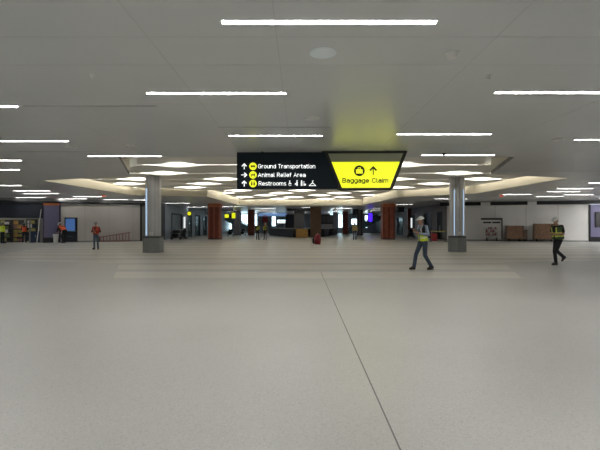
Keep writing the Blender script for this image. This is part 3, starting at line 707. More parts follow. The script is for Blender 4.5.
panel('hanging_display', 'black hanging display right of the wide right red column', 'display', 398,404.3,207,212.3,55,'black', hang=True)
panel('hanging_sign', 'small black hanging sign just right of the left red column', 'sign', 220.5,233.3,206.9,211,56,'black', hang=True)
panel('hanging_sign', 'small yellow sign left of the grey far column', 'sign', 231.5,235.6,212.6,218.5,66,'signy', hang=True)
panel('hanging_sign', 'small yellow sign beside the left red column', 'sign', 224.5,229,214,218,64,'signy', hang=True)
panel('hanging_sign', 'small low dim yellow sign in the left corridor', 'sign', 205,208,212.5,214.5,60,'signg', hang=True)
# round yellow sign
t = thing('round_sign', 'round glowing yellow hanging sign in the left corridor', 'sign', (gx(189.3,50), 50, CZ))
bm = bmesh.new(); z_ = hz(213.5,50)-CZ
prism(bm, [(.27*math.cos(2*PI*k/28), z_+.27*math.sin(2*PI*k/28)) for k in range(28)], 0, .1, 0, lambda a,b,c:(a,c,b)); link('housing', bm, 'black', t)
bm = bmesh.new(); prism(bm, [(.20*math.cos(2*PI*k/28), z_+.20*math.sin(2*PI*k/28)) for k in range(28)], -.012, -.001, 0, lambda a,b,c:(a,c,b)); link('face', bm, 'signy', t)
bm = bmesh.new(); tube(bm, (0,.05,z_+.26), (0,.05,0), .02,.02,8); link('hanger', bm, 'dark', t)
# exit signs
for px, y, lb_ in ((103.8,195.4,'small red exit sign under the left ceiling'),(501.6,195.4,'small red exit sign under the right ceiling')):
    D = 33.5; t = thing('exit_sign', lb_, 'exit sign', (gx(px,D), D, CZ))
    bm = bmesh.new(); bx(bm, -.16, .16, 0, .05, -.25, -.06); link('housing', bm, 'white', t)
    text('EXIT', -.12, -.21, .11, .24, 'exitr', t, -.004, .18); bm = bmesh.new(); tube(bm, (0,.025,-.06),(0,.025,0), .01,.01,8); link('stem', bm, 'white', t)
# glowing tall lamp panels in corridors
for px, D, lb_ in ((184.4,51.5,'tall narrow bright lamp beside left corridor door'),(411.6,60,'tall narrow bright lamp in front of the right dark red column')):
    t = thing('light_column', lb_, 'lamp', (gx(px,D), D, 0)); bm = bmesh.new(); bx(bm, -.09,.09,0,.1,1.2,2.5); link('diffuser', bm, 'signw', t)
    bm = bmesh.new(); bx(bm, -.12,.12,.1,.16,.05,2.6); bx(bm, -.2,.2,-.1,.25,0,.05); link('housing', bm, 'dark', t)
# shop display glowing white at kiosk left
panel('lit_display', 'bright white lit display behind the left half of the kiosk', 'display', 278.5,286,220.5,223.5,77,'signw', hang=False)
# escalators
def escalator(px, D, dirx, label):
    t = thing('escalator', label, 'escalator', (gx(px,D), D, 0))
    bm = bmesh.new(); s = dirx
    prof = [(0,0),(1.2*s,0),(6.5*s,2.6),(6.5*s,3.3),(5.9*s,3.3),(0.6*s,.75),(0,.75)]
    flat(bm, prof, 0, .12); flat(bm, prof, 1.2, 1.32); link('side_panel', bm, 'teal', t)
    bm = bmesh.new()
    for y in (.06, 1.26):
        tube(bm, (0,y,.9), (.6*s,y,.92), .06,.06,8); tube(bm, (.6*s,y,.92), (5.9*s,y,3.5), .06,.06,8)
    link('handrail', bm, 'black', t)
    bm = bmesh.new()
    for k in range(13):
        x = .8*s+k*.4*s; bx(bm, min(x,x+.4*s), max(x,x+.4*s), .14, 1.18, max(0,k*.2-.25)+.02, .1+k*.2)
    link('steps', bm, 'steeld', t)
escalator(258, 86, -1, 'escalator rising to the left behind the slim left red column')
escalator(346.5, 84, 1, 'escalator rising to the right behind the far red column')

# ------------------------------------------------------------------ movable objects
t = thing('waste_bin', 'maroon rounded bin standing in front of the brown column', 'bin', (gx(317.6,35.8), 35.8, 0))
bm = bmesh.new(); loft(bm, [((0,0,.05),.22,.22),((0,0,.35),.27,.27),((0,0,.6),.25,.25),((0,0,.75),.17,.17),((0,0,.84),.09,.09)], 24); link('body', bm, 'maroon', t, True)
bm = bmesh.new(); tube(bm, (0,0,.84), (0,0,.9), .07, .05, 16); o = link('lid', bm, 'pink', t)
bm = bmesh.new(); tube(bm, (0,0,0), (0,0,.05), .24, .22, 24); link('base', bm, 'black', t)
t = thing('black_bag', 'small black bag leaning beside the maroon bin', 'bag', (gx(314,36.9), 36.9, 0))
bm = bmesh.new(); ell(bm, (0,0,.26), .15, .13, .26); link('body', bm, 'black', t, True)
bm = bmesh.new(); tube(bm, (0,0,.48), (0,0,.6), .05, .03, 10); link('tied_top', bm, 'black', t)
# crates on casters at right
def rolling_crate(px0, px1, ytop, lb_, m, mi2):
    s0, s1 = R.s(px0), R.s(px1); w_ = s1-s0; zt = R.z(px0, ytop)
    t = thing('wooden_crate', lb_, 'crate', R.p((s0+s1)/2, -.95), R.ang)
    bm = bmesh.new(); bx(bm, -w_/2+.03, w_/2-.03, .03, .7, .25, zt-.03)
    nb = 5; hh = (zt-.25)/nb
    for k in range(nb): bx(bm, -w_/2, w_/2, 0, .03, .25+k*hh, .25+k*hh+hh-.02)
    link('body', bm, m, t)
    bm = bmesh.new()
    for s in (-w_/2, w_/2-.1): bx(bm, s, s+.1, -.03, 0, .22, zt)
    bx(bm, -w_/2, w_/2, -.03, 0, .22, .25); bx(bm, -w_/2, w_/2, 0,.72,.18,.25); link('batten', bm, mi2, t)
    for sx in (-w_/2+.3, w_/2-.3):
        for sy in (.12,.6):
            bm = bmesh.new(); tube(bm, (sx-.03,sy,.09), (sx+.03,sy,.09), .09,.09,14); bx(bm, sx-.04, sx+.04, sy-.02, sy+.02, .09, .18); link('caster', bm, 'black', t)
rolling_crate(505, 522, 225.5, 'brown wooden crate on casters next to the white rack', 'crate', 'crated')
rolling_crate(532, 553.5, 223.5, 'longer brown wooden crate on casters behind the man at right', 'crate', 'crated')
t = thing('storage_box', 'small grey brown box at the right end of the shorter crate', 'box', R.p(R.s(524), -.8), R.ang)
bm = bmesh.new(); bx(bm, -.17,.17,0,.5,.2,1.1,bev=.02); link('body', bm, 'crated', t)
bm = bmesh.new(); bx(bm, -.13,-.07,.05,.45,0,.2); bx(bm, .07,.13,.05,.45,0,.2); link('runner', bm, 'black', t)
# white rack
s0, s1 = R.s(480.3), R.s(501.5); w_ = s1-s0
t = thing('display_rack', 'white display rack with two black bars and reddish goods', 'rack', R.p((s0+s1)/2, -1.0), R.ang)
bm = bmesh.new(); bx(bm, -w_/2, w_/2-.1, .301, .36, .35, 2.15); bx(bm, -w_/2, w_/2-.1, -.0,.3,.35,.4); link('back_panel', bm, 'whitebox', t)
bm = bmesh.new(); bx(bm, -w_/2, w_/2, .22,.3,2.05,2.22); link('header_bar', bm, 'black', t)
bm = bmesh.new(); bx(bm, -w_/2+.2, -.05, .24,.3,1.72,1.86); bx(bm, .05, w_/2-.2, .24,.3,1.72,1.86); link('label_bar', bm, 'black', t)
bm = bmesh.new(); bx(bm, w_/2-.1, w_/2, .1,.36,.2,2.05); link('side_post', bm, 'dark', t)
for k in range(3):
    bm = bmesh.new(); bx(bm, -w_/2+.4, w_/2-.45, .02,.3,.55+.3*k,.58+.3*k); link('shelf', bm, 'crated', t)
for sx in (-.45,.45):
    bm = bmesh.new(); bx(bm, sx-.05,sx+.05,.1,.2,0,.35); link('leg', bm, 'black', t)
for k in range(3):
    for i in range(5):
        x_ = -w_/2+.5+i*.2
        p = R.f()(Vector(((s0+s1)/2+x_, -1.0+.14, 0)))
        g_ = thing('packed_box', f'small {["reddish","pinkish","red brown"][k]} box, {["leftmost","second from left","middle","second from right","rightmost"][i]} on the {["bottom","middle","top"][k]} shelf of the white rack', 'box', (p[0],p[1],.58+.3*k), R.ang, 'boxes on the white rack')
        bm = bmesh.new(); bx(bm, -.075,.075,-.08,.08,0,.17+.02*((i*7+k)%3),bev=.01); link('body', bm, ['pink','ladder','whitebox'][(i+k)%3], g_)
# white hanging squares on the right bulkhead
for px0, px1, y1, lb_ in ((527,536,207,'pale square panel hanging below the dark band above the long crate'),(480.5,490,207,'pale square panel hanging below the dark band above the white rack')):
    t = thing('square_panel', lb_, 'panel', R.p((R.s(px0)+R.s(px1))/2, -.36, 3.8), R.ang); h = (R.s(px1)-R.s(px0))/2
    bm = bmesh.new(); bx(bm, -h, h, 0, .06, hz(y1,43)-3.8, 0); link('board', bm, 'hoardr', t)
    bm = bmesh.new(); bx(bm, -h*.5, h*.5, .06, .22, -.1, -.02); link('bracket', bm, 'grey', t)
# purple wall screen
t = thing('wall_screen', 'black screen mounted on the purple wall at right edge', 'screen', R.p(R.s(601), -.08, 1.9), R.ang)
bm = bmesh.new(); bx(bm, -.5,.9,-.08,.0,-.55,.85,bev=.01); link('housing', bm, 'black', t)
bm = bmesh.new(); bx(bm, -.46,.86,-.09,-.081,-.5,.8); link('display', bm, 'dark', t)
# ladder lying on its side
t = thing('stepladder', 'red stepladder lying on its side along the left wall', 'ladder', L.p(L.s(98.5), -.4), L.ang)
Ld = L.s(130)-L.s(98.5)
bm = bmesh.new()
def lr(z0,z1,y): 
    d = Vector((Ld,0,z1-z0)); bx(bm, 0, 1, y, y+.05, -.04, .04, 0, lambda v: (v.x*Ld, v.y, z0+(z1-z0)*v.x+v.z))
lr(.05,.05,0); lr(.42,.85,0); link('rail', bm, 'ladder', t)
for k in range(10):
    f = (k+.5)/10; bm = bmesh.new(); bx(bm, f*Ld-.035, f*Ld+.035, -.01, .06, .09, .42+.43*f-.04); link('step', bm, 'ladder' if k%2 else 'pink', t)
bm = bmesh.new(); bx(bm, -.06, .1, .0,.3,.0,.5); link('top_cap', bm, 'dark', t)
# white box near worker
t = thing('white_bin', 'white plastic bin on the floor before the purple pilaster', 'bin', L.p(L.s(56.2), -.75), L.ang)
bm = bmesh.new(); loft(bm, [((0,0,0),.17,.17),((0,0,.7),.22,.2)], 20); link('body', bm, 'whitebox', t, False)
bm = bmesh.new(); tube(bm, (0,0,.7),(0,0,.76),.23,.22,20); link('lid', bm, 'white', t)
# shop fittings
ORD = ['first','second','third','fourth','fifth','sixth','seventh','eighth','ninth','tenth','eleventh','twelfth']
LEV = ['lowest','second lowest','middle','second highest','highest']
def shelf_unit(px0, px1, n0, h, lb_, cols, nm='shelving_unit'):
    s0, s1 = L.s(px0), L.s(px1); w_ = s1-s0
    t = thing(nm, lb_, 'shelves', L.p((s0+s1)/2, n0), L.ang)
    bm = bmesh.new()
    for sx in (-w_/2, w_/2-.05): bx(bm, sx, sx+.05, 0,.5,0,h)
    bx(bm, -w_/2+.05, w_/2-.05, .46,.5,0,h); link('frame', bm, 'dark', t)
    ns = 5; sh_ = ' '.join(lb_.split(' ')[:2])
    for k in range(ns):
        z = .1+k*(h-.15)/ns
        bm = bmesh.new(); bx(bm, -w_/2+.05, w_/2-.05, 0,.46,z,z+.03); link('shelf', bm, 'grey', t)
        x = -w_/2+.08; i = 0
        while x < w_/2-.4:
            ww = min(random.uniform(.22,.42), w_/2-.07-x); hh = random.uniform(.18,.34)
            p = L.p((s0+s1)/2+x+ww/2, n0+.2, z+.031)
            c_ = random.choice(cols); nm_ = dict(yellowbox='yellow',bluebox='dark blue',whitebox='white',greenbox='green',tanwood='tan',pink='pink')[c_]
            b_ = thing('carton', f'{nm_} carton, {ORD[min(i,11)]} from left on the {LEV[k]} shelf, {sh_} shop shelves', 'carton', p, L.ang, 'cartons in the shop')
            bm = bmesh.new(); bx(bm, -ww/2+.01, ww/2-.01, -.15,.15,0,hh,bev=.008); link('body', bm, c_, b_)
            x += ww+.02; i += 1
shelf_unit(-14, 9, 1.6, 2.0, 'far left dark shelving unit in the shop behind yellow-green worker', ['yellowbox','greenbox','whitebox','bluebox'])
shelf_unit(9.3, 21, 1.9, 2.0, 'middle tall dark shelving unit in the shop, left of orange-vested worker', ['yellowbox','greenbox','tanwood','yellowbox','pink'])
shelf_unit(22, 34, 3.6, 2.1, 'rear right dark shelving unit at the back of the shop', ['whitebox','bluebox','yellowbox','whitebox'])
t = thing('cabinet', 'dark blue low cabinet standing inside the shop opening', 'cabinet', L.p(L.s(36), .35), L.ang)
bm = bmesh.new(); bx(bm, -.5,.5,0,.6,.08,1.0); link('body', bm, 'bluebox', t)
for s in (-1,1):
    bm = bmesh.new(); bx(bm, min(s*.02,s*.48), max(s*.02,s*.48), -.02,0,.12,.96); d_ = link('door', bm, 'bluebox', t)
    bm = bmesh.new(); bx(bm, s*.07-.012,s*.07+.012,-.05,-.02,.5,.65); link('handle', bm, 'steel', d_)
bm = bmesh.new(); bx(bm, -.46,.46,.04,.56,0,.08); link('plinth', bm, 'black', t)
t = thing('leaning_pole', 'pale pole leaning diagonally across the shop front', 'pole', L.p(L.s(37.4), -.25))
a = Vector(L.p(L.s(37.2), -.45, 0)); b = Vector(L.p(L.s(41.2), -.08, 2.9)); o_ = Vector(t.location)
bm = bmesh.new(); tube(bm, a-o_, b-o_, .035,.035,10); link('shaft', bm, 'whitebox', t)
bm = bmesh.new(); tube(bm, b-o_, b-o_+Vector((0,0,.04)), .05,.05,10); link('end_cap', bm, 'grey', t)
t = thing('shop_light', 'ceiling lamp inside the shop', 'ceiling light', L.p(L.s(15), 1.2, 3.4), L.ang)
bm = bmesh.new(); bx(bm, -1.5,1.5,-.1,.1,0,.06); link('housing', bm, 'white', t)
bm = bmesh.new(); bx(bm, -1.45,1.45,-.08,.08,-.02,-.001); link('diffuser', bm, 'cove', t)
# carts in the left corridor, clutter
def cart(px, D, lb_, m='black', w=.9):
    t = thing('equipment_cart', lb_, 'cart', (gx(px,D), D, 0))
    bm = bmesh.new(); bx(bm, -w/2,w/2,-.3,.3,.2,.26); bx(bm, -w/2,w/2,-.3,.3,.7,.75); link('deck', bm, m, t)
    for sx in (-1,1):
        bm = bmesh.new(); tube(bm, (sx*w/2,-.27,.2),(sx*w/2,-.27,1.05),.02,.02,8); tube(bm, (sx*w/2,.27,.2),(sx*w/2,.27,1.05),.02,.02,8); tube(bm, (sx*w/2,-.27,1.05),(sx*w/2,.27,1.05),.02,.02,8); link('handle', bm, 'steeld', t)
        for sy in (-.22,.22):
            bm = bmesh.new(); tube(bm, (sx*w*.4-.02,sy,.08),(sx*w*.4+.02,sy,.08),.08,.08,12); bx(bm, sx*w*.4-.03,sx*w*.4+.03,sy-.02,sy+.02,.08,.2); link('caster', bm, 'black', t)
    bm = bmesh.new(); ell(bm, (-.1,0,.47), w*.38,.25,.21); link('load', bm, m, t, True)
    bm = bmesh.new(); bx(bm, -w*.3,w*.35,-.24,.24,.75,1.0,bev=.05); link('load', bm, m, t)
cart(176, 47.5, 'black loaded cart before the left corridor door', w=1.1)
cart(183.5, 49, 'black loaded cart, right-hand one before the left corridor door', w=.8)
cart(230.5, 62, 'dark loaded cart just right of the left red column', w=.9)
cart(243, 66, 'dark loaded cart between the grey and slim red columns', w=.8)
cart(331.5, 62, 'black loaded cart at the right end of the kiosk', w=.9)
cart(411, 54, 'dark loaded cart left of the walking worker', w=.9)
# barrier tape behind the walking worker
t = thing('barrier', 'pale barrier rail on posts right of the walking worker', 'barrier', (gx(438.5,42), 42, 0))
bm = bmesh.new(); bx(bm, -.75,.7,-.01,.01,.92,1.0); link('tape', bm, 'yellowbox', t)
for s in (-.75,.7):
    bm = bmesh.new(); tube(bm, (s,0,.03),(s,0,1.02),.025,.025,10); link('post', bm, 'black', t)
    bm = bmesh.new(); tube(bm, (s,0,0),(s,0,.03),.16,.14,16); link('foot', bm, 'black', t)
t = thing('tool_box', 'red toolbox on the floor behind the barrier rail', 'toolbox', (gx(434,43.5), 43.5, 0))
bm = bmesh.new(); bx(bm, -.25,.25,-.2,.2,0,.75,bev=.02); link('body', bm, 'red', t)
bm = bmesh.new(); bx(bm, -.15,.15,-.02,.02,.8,.84); bx(bm,-.15,-.12,-.02,.02,.75,.8); bx(bm,.12,.15,-.02,.02,.75,.8); link('handle', bm, 'black', t)

# ------------------------------------------------------------------ people
def lerp(a, b, t): return Vector(a)*(1-t)+Vector(b)*t
def hand(bm, wr, fwd, palm, s=1):
    """palm and five bent fingers; fwd points along the hand, palm is the palm normal, s = side of the thumb"""
    fwd = Vector(fwd).normalized(); palm = (Vector(palm)-fwd*Vector(palm).dot(fwd)).normalized(); side = fwd.cross(palm).normalized()*s
    q = Matrix((side, palm, fwd)).transposed().to_quaternion()
    ell(bm, Vector(wr)+fwd*.05, .043,.019,.055, q, 12)
    for k, (off, ln) in enumerate(((.031,.070),(.010,.080),(-.011,.074),(-.031,.056))):
        p = Vector(wr)+fwd*.088+side*off; a = p+(fwd*.85+palm*.4).normalized()*ln*.5; b = a+(fwd*.45+palm*.9).normalized()*ln*.5
        tube(bm, p-fwd*.02, a, .0105,.0095,8,True); tube(bm, a, b, .0095,.008,8,True)
    p = Vector(wr)+fwd*.03+side*.034; a = p+(side*.75+fwd*.6+palm*.3).normalized()*.035; b = a+(fwd*.85+palm*.35).normalized()*.03
    tube(bm, p, a, .013,.011,8,True); tube(bm, a, b, .011,.009,8,True)

def person(label, loc, rz, J, scale=1.0, skin='skin', shirt='blackcloth', trousers='jeans', vest=None, vband='band', hatm='hat', sleeve='long', group=None, low=None, bulk=0):
    """J: joints in metres for a 1.75 m body that looks along -Y; l/r are the person's left (+X) and right (-X)"""
    t = thing('person', label, 'person', loc, rz, group); t.scale = (scale,)*3
    V = Vector; pel, ch, nk, hd = V(J['pelvis']), V(J['chest']), V(J['neck']), V(J['head'])
    up = (nk-pel).normalized(); yaw = J.get('look', 0); tilt = J.get('tilt', 0)
    hq = Matrix.Rotation(yaw, 3, 'Z') @ Matrix.Rotation(tilt, 3, 'X')
    def torso(bm, g, z0=0, z1=1):
        pts = [(0,.150,.105),(.18,.150,.108),(.42,.142,.100),(.68,.168,.112),(.86,.175,.108),(.96,.12,.085)]
        secs = []
        for f, rx, ry in pts:
            if f < z0 or f > z1: continue
            c = lerp(pel, ch, f/.6) if f < .6 else lerp(ch, nk, (f-.6)/.4)
            secs.append((c, rx+g+bulk, ry+g+bulk))
        loft(bm, secs, 24)
    bm = bmesh.new()
    torso(bm, -.012)
    tube(bm, nk-up*.08, hd-V((0,0,.05)), .060,.055,14,True)
    def H(x,y,z): return hd + hq @ V((x,y,z))
    q = hq.to_quaternion()
    ell(bm, H(0,.008,.025), .074,.094,.098, q); ell(bm, H(0,-.022,-.045), .056,.066,.070, q); ell(bm, H(0,-.048,-.088), .028,.026,.024, q)
    tube(bm, H(0,-.085,.012), H(0,-.112,-.026), .010,.015,8,True)           # nose
    ell(bm, H(0,-.092,.032), .050,.012,.010, q)                                # brow
    ell(bm, H(0,-.086,-.058), .024,.010,.006, q); ell(bm, H(0,-.085,-.070), .020,.010,.006, q)   # lips
    for s in (-1,1): ell(bm, H(s*.076,.012,-.008), .010,.020,.032, q)           # ears
    for s, k in ((1,'l'),(-1,'r')):
        sh, el, wr = V(J['sh'+k]), V(J['el'+k]), V(J['wr'+k]); hp, kn, an, to = V(J['hip'+k]), V(J['kn'+k]), V(J['an'+k]), V(J['toe'+k])
        tube(bm, lerp(nk,sh,.3)-up*.03, sh, .05,.055,12,True)
        tube(bm, sh, el, .050,.040,12,True); tube(bm, el, wr, .040,.026,12,True)
        fw = (wr-el).normalized(); hand(bm, wr, (fw+V(J.get('hd'+k,(0,0,0)))), J.get('pm'+k, (-s,0,-.2)), 1)
        tube(bm, hp, kn, .080,.053,12,True); tube(bm, kn, lerp(kn,an,.35), .053,.052,12,True); tube(bm, lerp(kn,an,.35), an, .052,.036,12,True)
        tube(bm, an, to, .036,.024,10,True)
    body = link('body', remesh(bm, .0085, 2), skin, t, True)
    for s in (-1,1):
        bm = bmesh.new(); ell(bm, H(s*.030,-.092,.012), .011,.009,.008, q, 10); e_ = link('eye', bm, 'eye', t, True)
        bm = bmesh.new(); ell(bm, H(s*.030,-.100,.012), .005,.003,.005, q, 8); link('pupil', bm, 'pupil', e_, True)
    # hair: rim below the hat
    bm = bmesh.new(); ell(bm, H(0,.026,.022), .079,.086,.088, q)
    bmesh.ops.delete(bm, geom=[v for v in bm.verts if (hq.transposed() @ (v.co-hd)).y < -.01 or (hq.transposed() @ (v.co-hd)).z < -.05], context='VERTS')
    link('hair', bm, 'hair', t, True)
    # trousers
    bm = bmesh.new(); c0 = pel+V((0,0,.0)); loft(bm, [(lerp(pel,ch,-.05)-V((0,0,.05)),.150,.112),(pel,.163,.118),(lerp(pel,ch,.32),.156,.112)], 20)
    for k in 'lr':
        hp, kn, an = V(J['hip'+k]), V(J['kn'+k]), V(J['an'+k])
        tube(bm, hp, kn, .094,.068,14,True); tube(bm, kn, lerp(kn,an,.5), .068,.064,14,True); tube(bm, lerp(kn,an,.5), an+(an-kn).normalized()*-.01, .064,.062,14,True)
    link('trousers', remesh(bm, .013, 2), trousers, t, True)
    # boots
    for k in 'lr':
        an, to = V(J['an'+k]), V(J['toe'+k]); kn = V(J['kn'+k]); d = (to-an); dh = V((d.x,d.y,0)).normalized(); b2 = bmesh.new()
        shin = (an-kn).normalized(); fd_ = (to-an).normalized(); heel = an+shin*.055-fd_*.03
        tube(b2, an-shin*.08, an+shin*.02, .052,.05,12,True); tube(b2, heel, to+shin*.0, .046,.040,12,True); tube(b2, an, lerp(an,to,.6)+V((0,0,.0)), .048,.042,12,True)
        bo = link('boot', remesh(b2, .013, 2), 'boot', t, True)
        zmin = min(v.co.z for v in bo.data.vertices)
        if zmin < 0.012:
            for v in bo.data.vertices: v.co.z = max(v.co.z, .012)
            b3 = bmesh.new(); f2 = dh; r2 = V((-f2.y,f2.x,0)); cc = lerp(heel, to, .5); ln = (V((to.x,to.y,0))-V((heel.x,heel.y,0))).length/2+.05
            prism(b3, [tuple((V((cc.x,cc.y,0))+f2*ln*math.cos(a)+r2*.045*math.sin(a))[:2]) for a in [2*PI*i/18 for i in range(18)]], 0, .022)
            link('sole', b3, 'sole', bo)
    # shirt
    bm = bmesh.new(); torso(bm, .012)
    loft(bm, [(nk-up*.03,.085,.075),(nk+up*.02,.066,.064)], 16)
    for k in 'lr':
        sh, el, wr = V(J['sh'+k]), V(J['el'+k]), V(J['wr'+k])
        tube(bm, lerp(nk,sh,.3)-up*.03, sh, .06,.070,14,True); 
        if sleeve == 'long': tube(bm, sh, el, .068,.055,14,True); tube(bm, el, lerp(el,wr,.93), .055,.040,14,True)
        else: tube(bm, sh, lerp(sh,el,.7), .068,.064,14,True)
    link('shirt', remesh(bm, .013, 2), shirt, t, True)
    if vest:
        bm = bmesh.new(); torso(bm, .034, 0, .9)
        for k in 'lr': tube(bm, lerp(nk,V(J['sh'+k]),.45)-up*.03, lerp(nk,V(J['sh'+k]),.85)-up*.02, .085,.082,14,True)
        bm = remesh(bm, .016, 3); rm = []; fwd = (V((0,-1,0)))
        Lg = (nk-pel).length
        bm.faces.ensure_lookup_table()
        for f in bm.faces:
            c = f.calc_center_median()-pel; h = c.dot(up); mid = lerp(pel,nk,h/Lg)-pel; lx = c.x-mid.x; ly = c.y-mid.y
            if ly < 0 and abs(lx) < .028+.09*max(0,(h/Lg-.55)): rm.append(f); continue
            if h/Lg > 1.0 or h/Lg < .03: rm.append(f); continue
            if .20 < h/Lg < .30 or .44 < h/Lg < .53: f.material_index = 1
            elif h/Lg > .5 and .075 < abs(lx) < .115: f.material_index = 1
            elif low and h/Lg > .46 and ly < .02: f.material_index = 2
        bmesh.ops.delete(bm, geom=rm, context='FACES')
        o = link('vest', bm, [vest, vband]+([low] if low else []), t, True)
    # hard hat
    bm = bmesh.new(); hb = bmesh.new()
    n = 28; rings = []
    for j in range(8):
        a = math.radians(5+j*12); rr = math.cos(a); zz = math.sin(a)
        rings.append([hb.verts.new(H(math.cos(2*PI*k/n)*.105*rr, .008+math.sin(2*PI*k/n)*.128*rr, .050+.100*zz)) for k in range(n)])
    for a, b in zip(rings, rings[1:]):
        for k in range(n): hb.faces.new((a[k],a[(k+1)%n],b[(k+1)%n],b[k]))
    hb.faces.new(rings[-1])
    for k in range(7):
        pass
    link('hard_hat', hb, hatm, t, True)
    hat_o = t.children[-1]
    hb = bmesh.new(); pts = [H(math.cos(a)*.118, .004+math.sin(a)*(.140 if math.sin(a)>0 else .180), .052) for a in [2*PI*i/30 for i in range(30)]]
    lo = [hb.verts.new(p) for p in pts]; hi = [hb.verts.new(p+hq@V((0,0,.010))) for p in pts]; hb.faces.new(lo); hb.faces.new(hi[::-1])
    for i in range(30): hb.faces.new((lo[i],hi[i],hi[(i+1)%30],lo[(i+1)%30]))
    link('brim', hb, hatm, hat_o)
    hb = bmesh.new()
    for j in range(9):
        a0, a1 = math.radians(35+j*12), math.radians(47+j*12)
        tube(hb, H(0,.008-math.cos(a0)*.128,.052+math.sin(a0)*.100), H(0,.008-math.cos(a1)*.128,.052+math.sin(a1)*.100), .010,.010,8)
    link('ridge', hb, 'hatg' if hatm != 'hatg' else 'hatg', hat_o)
    return t
ST = dict(pelvis=(0,0,.96), chest=(0,-.01,1.24), neck=(0,.01,1.47), head=(0,-.02,1.63),
  shl=(.175,.01,1.42), ell=(.25,.03,1.14), wrl=(.25,-.06,.90), shr=(-.175,.01,1.42), elr=(-.25,.03,1.14), wrr=(-.25,-.06,.90),
  hipl=(.085,0,.92), knl=(.10,-.02,.50), anl=(.11,0,.09), toel=(.14,-.15,.045), hipr=(-.085,0,.92), knr=(-.10,-.02,.50), anr=(-.11,0,.09), toer=(-.14,-.15,.045))
def pose(**k): d = dict(ST); d.update(k); return d
# walking worker: faces left (-X) and a little to the camera
walk = pose(pelvis=(0,0,.94), chest=(0,-.03,1.23), neck=(0,-.05,1.46), head=(0,-.10,1.61), tilt=.22,
  shl=(.175,-.03,1.41), ell=(.24,-.0,1.15), wrl=(.10,-.25,1.20), hdl=(-.2,0,.2), pml=(-.3,.9,0),
  shr=(-.175,-.05,1.41), elr=(-.23,-.08,1.15), wrr=(-.10,-.30,1.26), hdr=(.2,0,.2), pmr=(.3,.9,0),
  hipl=(.08,.01,.90), knl=(.09,-.0,.48), anl=(.09,.27,.11), toel=(.10,.13,.045),
  hipr=(-.08,-.02,.90), knr=(-.09,-.22,.51), anr=(-.09,-.30,.10), toer=(-.10,-.45,.05))
D = 15.3
person('worker in white hard hat, grey-blue shirt and yellow vest walking left', (gx(423,D), D, 0), -PI/2+.45, walk, 1.03, 'skin', 'greycloth', 'jeans', 'yvest', 'band', 'hat', low='blackcloth')
D = 17.0
w2 = pose(pelvis=(0,0,.95), chest=(0,-.03,1.24), neck=(0,-.05,1.47), head=(0,-.12,1.61), tilt=.42,
  shl=(.175,-.03,1.42), ell=(.23,.0,1.16), wrl=(.12,-.23,1.14), hdl=(-.2,0,.15), pml=(-.2,.6,.5),
  shr=(-.175,-.05,1.42), elr=(-.23,-.05,1.16), wrr=(-.10,-.29,1.16), hdr=(.2,0,.15), pmr=(.2,.6,.5),
  hipl=(.08,.0,.91), knl=(.09,-.19,.55), anl=(.09,.17,.30), toel=(.10,.08,.18),
  hipr=(-.08,.0,.91), knr=(-.09,-.06,.50), anr=(-.09,-.0,.09), toer=(-.10,-.15,.045))
person('worker in white helmet and dark green vest stepping left near the crates', (gx(558,D), D, 0), -PI/2+.35, w2, 1.03, 'skin', 'blackcloth', 'blackcloth', 'gvest', 'yband', 'hat', 'short', bulk=.035)
D = 28.3
w3 = pose(ell=(.27,.02,1.15), wrl=(.10,-.20,1.12), hdl=(-.3,0,.1), pml=(0,.9,0), elr=(-.27,.02,1.15), wrr=(-.08,-.22,1.20), hdr=(.3,0,.1), pmr=(0,.9,0), tilt=.15,
  anl=(.14,0,.09), toel=(.19,-.14,.045), knl=(.12,-.02,.5))
person('worker in red-orange vest and grey hard hat standing before left wall', (gx(96,D), D, 0), .0, w3, .965, 'skin', 'redcloth', 'jeansl', 'rvest', 'rvest', 'hatg')
D = L.D(64)-.9
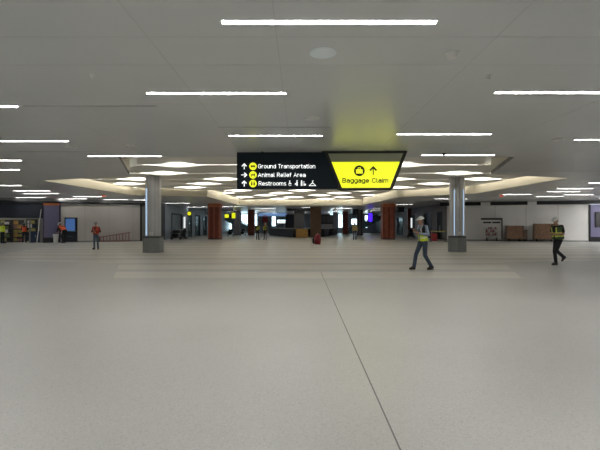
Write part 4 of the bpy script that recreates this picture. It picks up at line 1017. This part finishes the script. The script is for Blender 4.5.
w4 = pose(pelvis=(0,.10,.88), chest=(0,-.10,1.10), neck=(0,-.26,1.26), head=(0,-.37,1.36), tilt=.5,
  shl=(.175,-.24,1.20), ell=(.22,-.32,.95), wrl=(.12,-.50,.80), shr=(-.175,-.24,1.20), elr=(-.22,-.34,.95), wrr=(-.12,-.52,.82),
  hipl=(.085,.08,.85), knl=(.10,-.08,.47), anl=(.12,.10,.09), toel=(.14,-.05,.045), hipr=(-.085,.08,.85), knr=(-.10,-.12,.47), anr=(-.11,0,.09), toer=(-.13,-.15,.045))
person('worker in orange vest and white hard hat bending beside blue door', (gx(63.6,D), D, 0), -PI/2-.35, w4, 1.17, 'skin', 'blackcloth', 'blackcloth', 'orange', 'orange', 'hat', bulk=.04)
D = L.D(24)+.8
person('worker in orange vest standing inside the shop with back turned', (gx(24.3,D), D, 0), PI+.3, pose(ell=(.25,-.05,1.15), wrl=(.15,-.25,1.1), elr=(-.25,-.05,1.15), wrr=(-.15,-.25,1.15), pml=(-1,0,0)), .98, 'skind', 'blackcloth', 'blackcloth', 'orange', 'orange', 'hatg')
D = L.D(3)-.3
person('worker in yellow-green vest at the far left edge of picture', (gx(2.5,D), D, 0), PI-.3, pose(), 1.0, 'skin', 'yvest', 'blackcloth', 'yvest', 'yvest', 'hatg')
D = 48.0
person('worker in olive vest, left one of the pair left of the kiosk', (gx(257.7,D), D, 0), .5, pose(ell=(.27,.0,1.15), wrl=(.10,-.22,1.15), pml=(0,.9,0)), 1.0, 'skind', 'olive', 'blackcloth', 'olive', 'yband', 'hatg', bulk=.03)
person('worker in olive and tan vest, right one of the pair left of the kiosk', (gx(265.2,D), D, 0), -.4, pose(elr=(-.27,.0,1.15), wrr=(-.10,-.22,1.15), pmr=(0,.9,0)), 1.0, 'skin', 'olive', 'blackcloth', 'olive', 'yband', 'hatg', bulk=.03)
D = 46.0
person('lone person in tan-yellow vest and dark trousers, centre right', (gx(354.8,D), D, 0), PI-.2, pose(), 1.0, 'skin', 'tan', 'jeans', 'tan', 'tan', 'hatg')
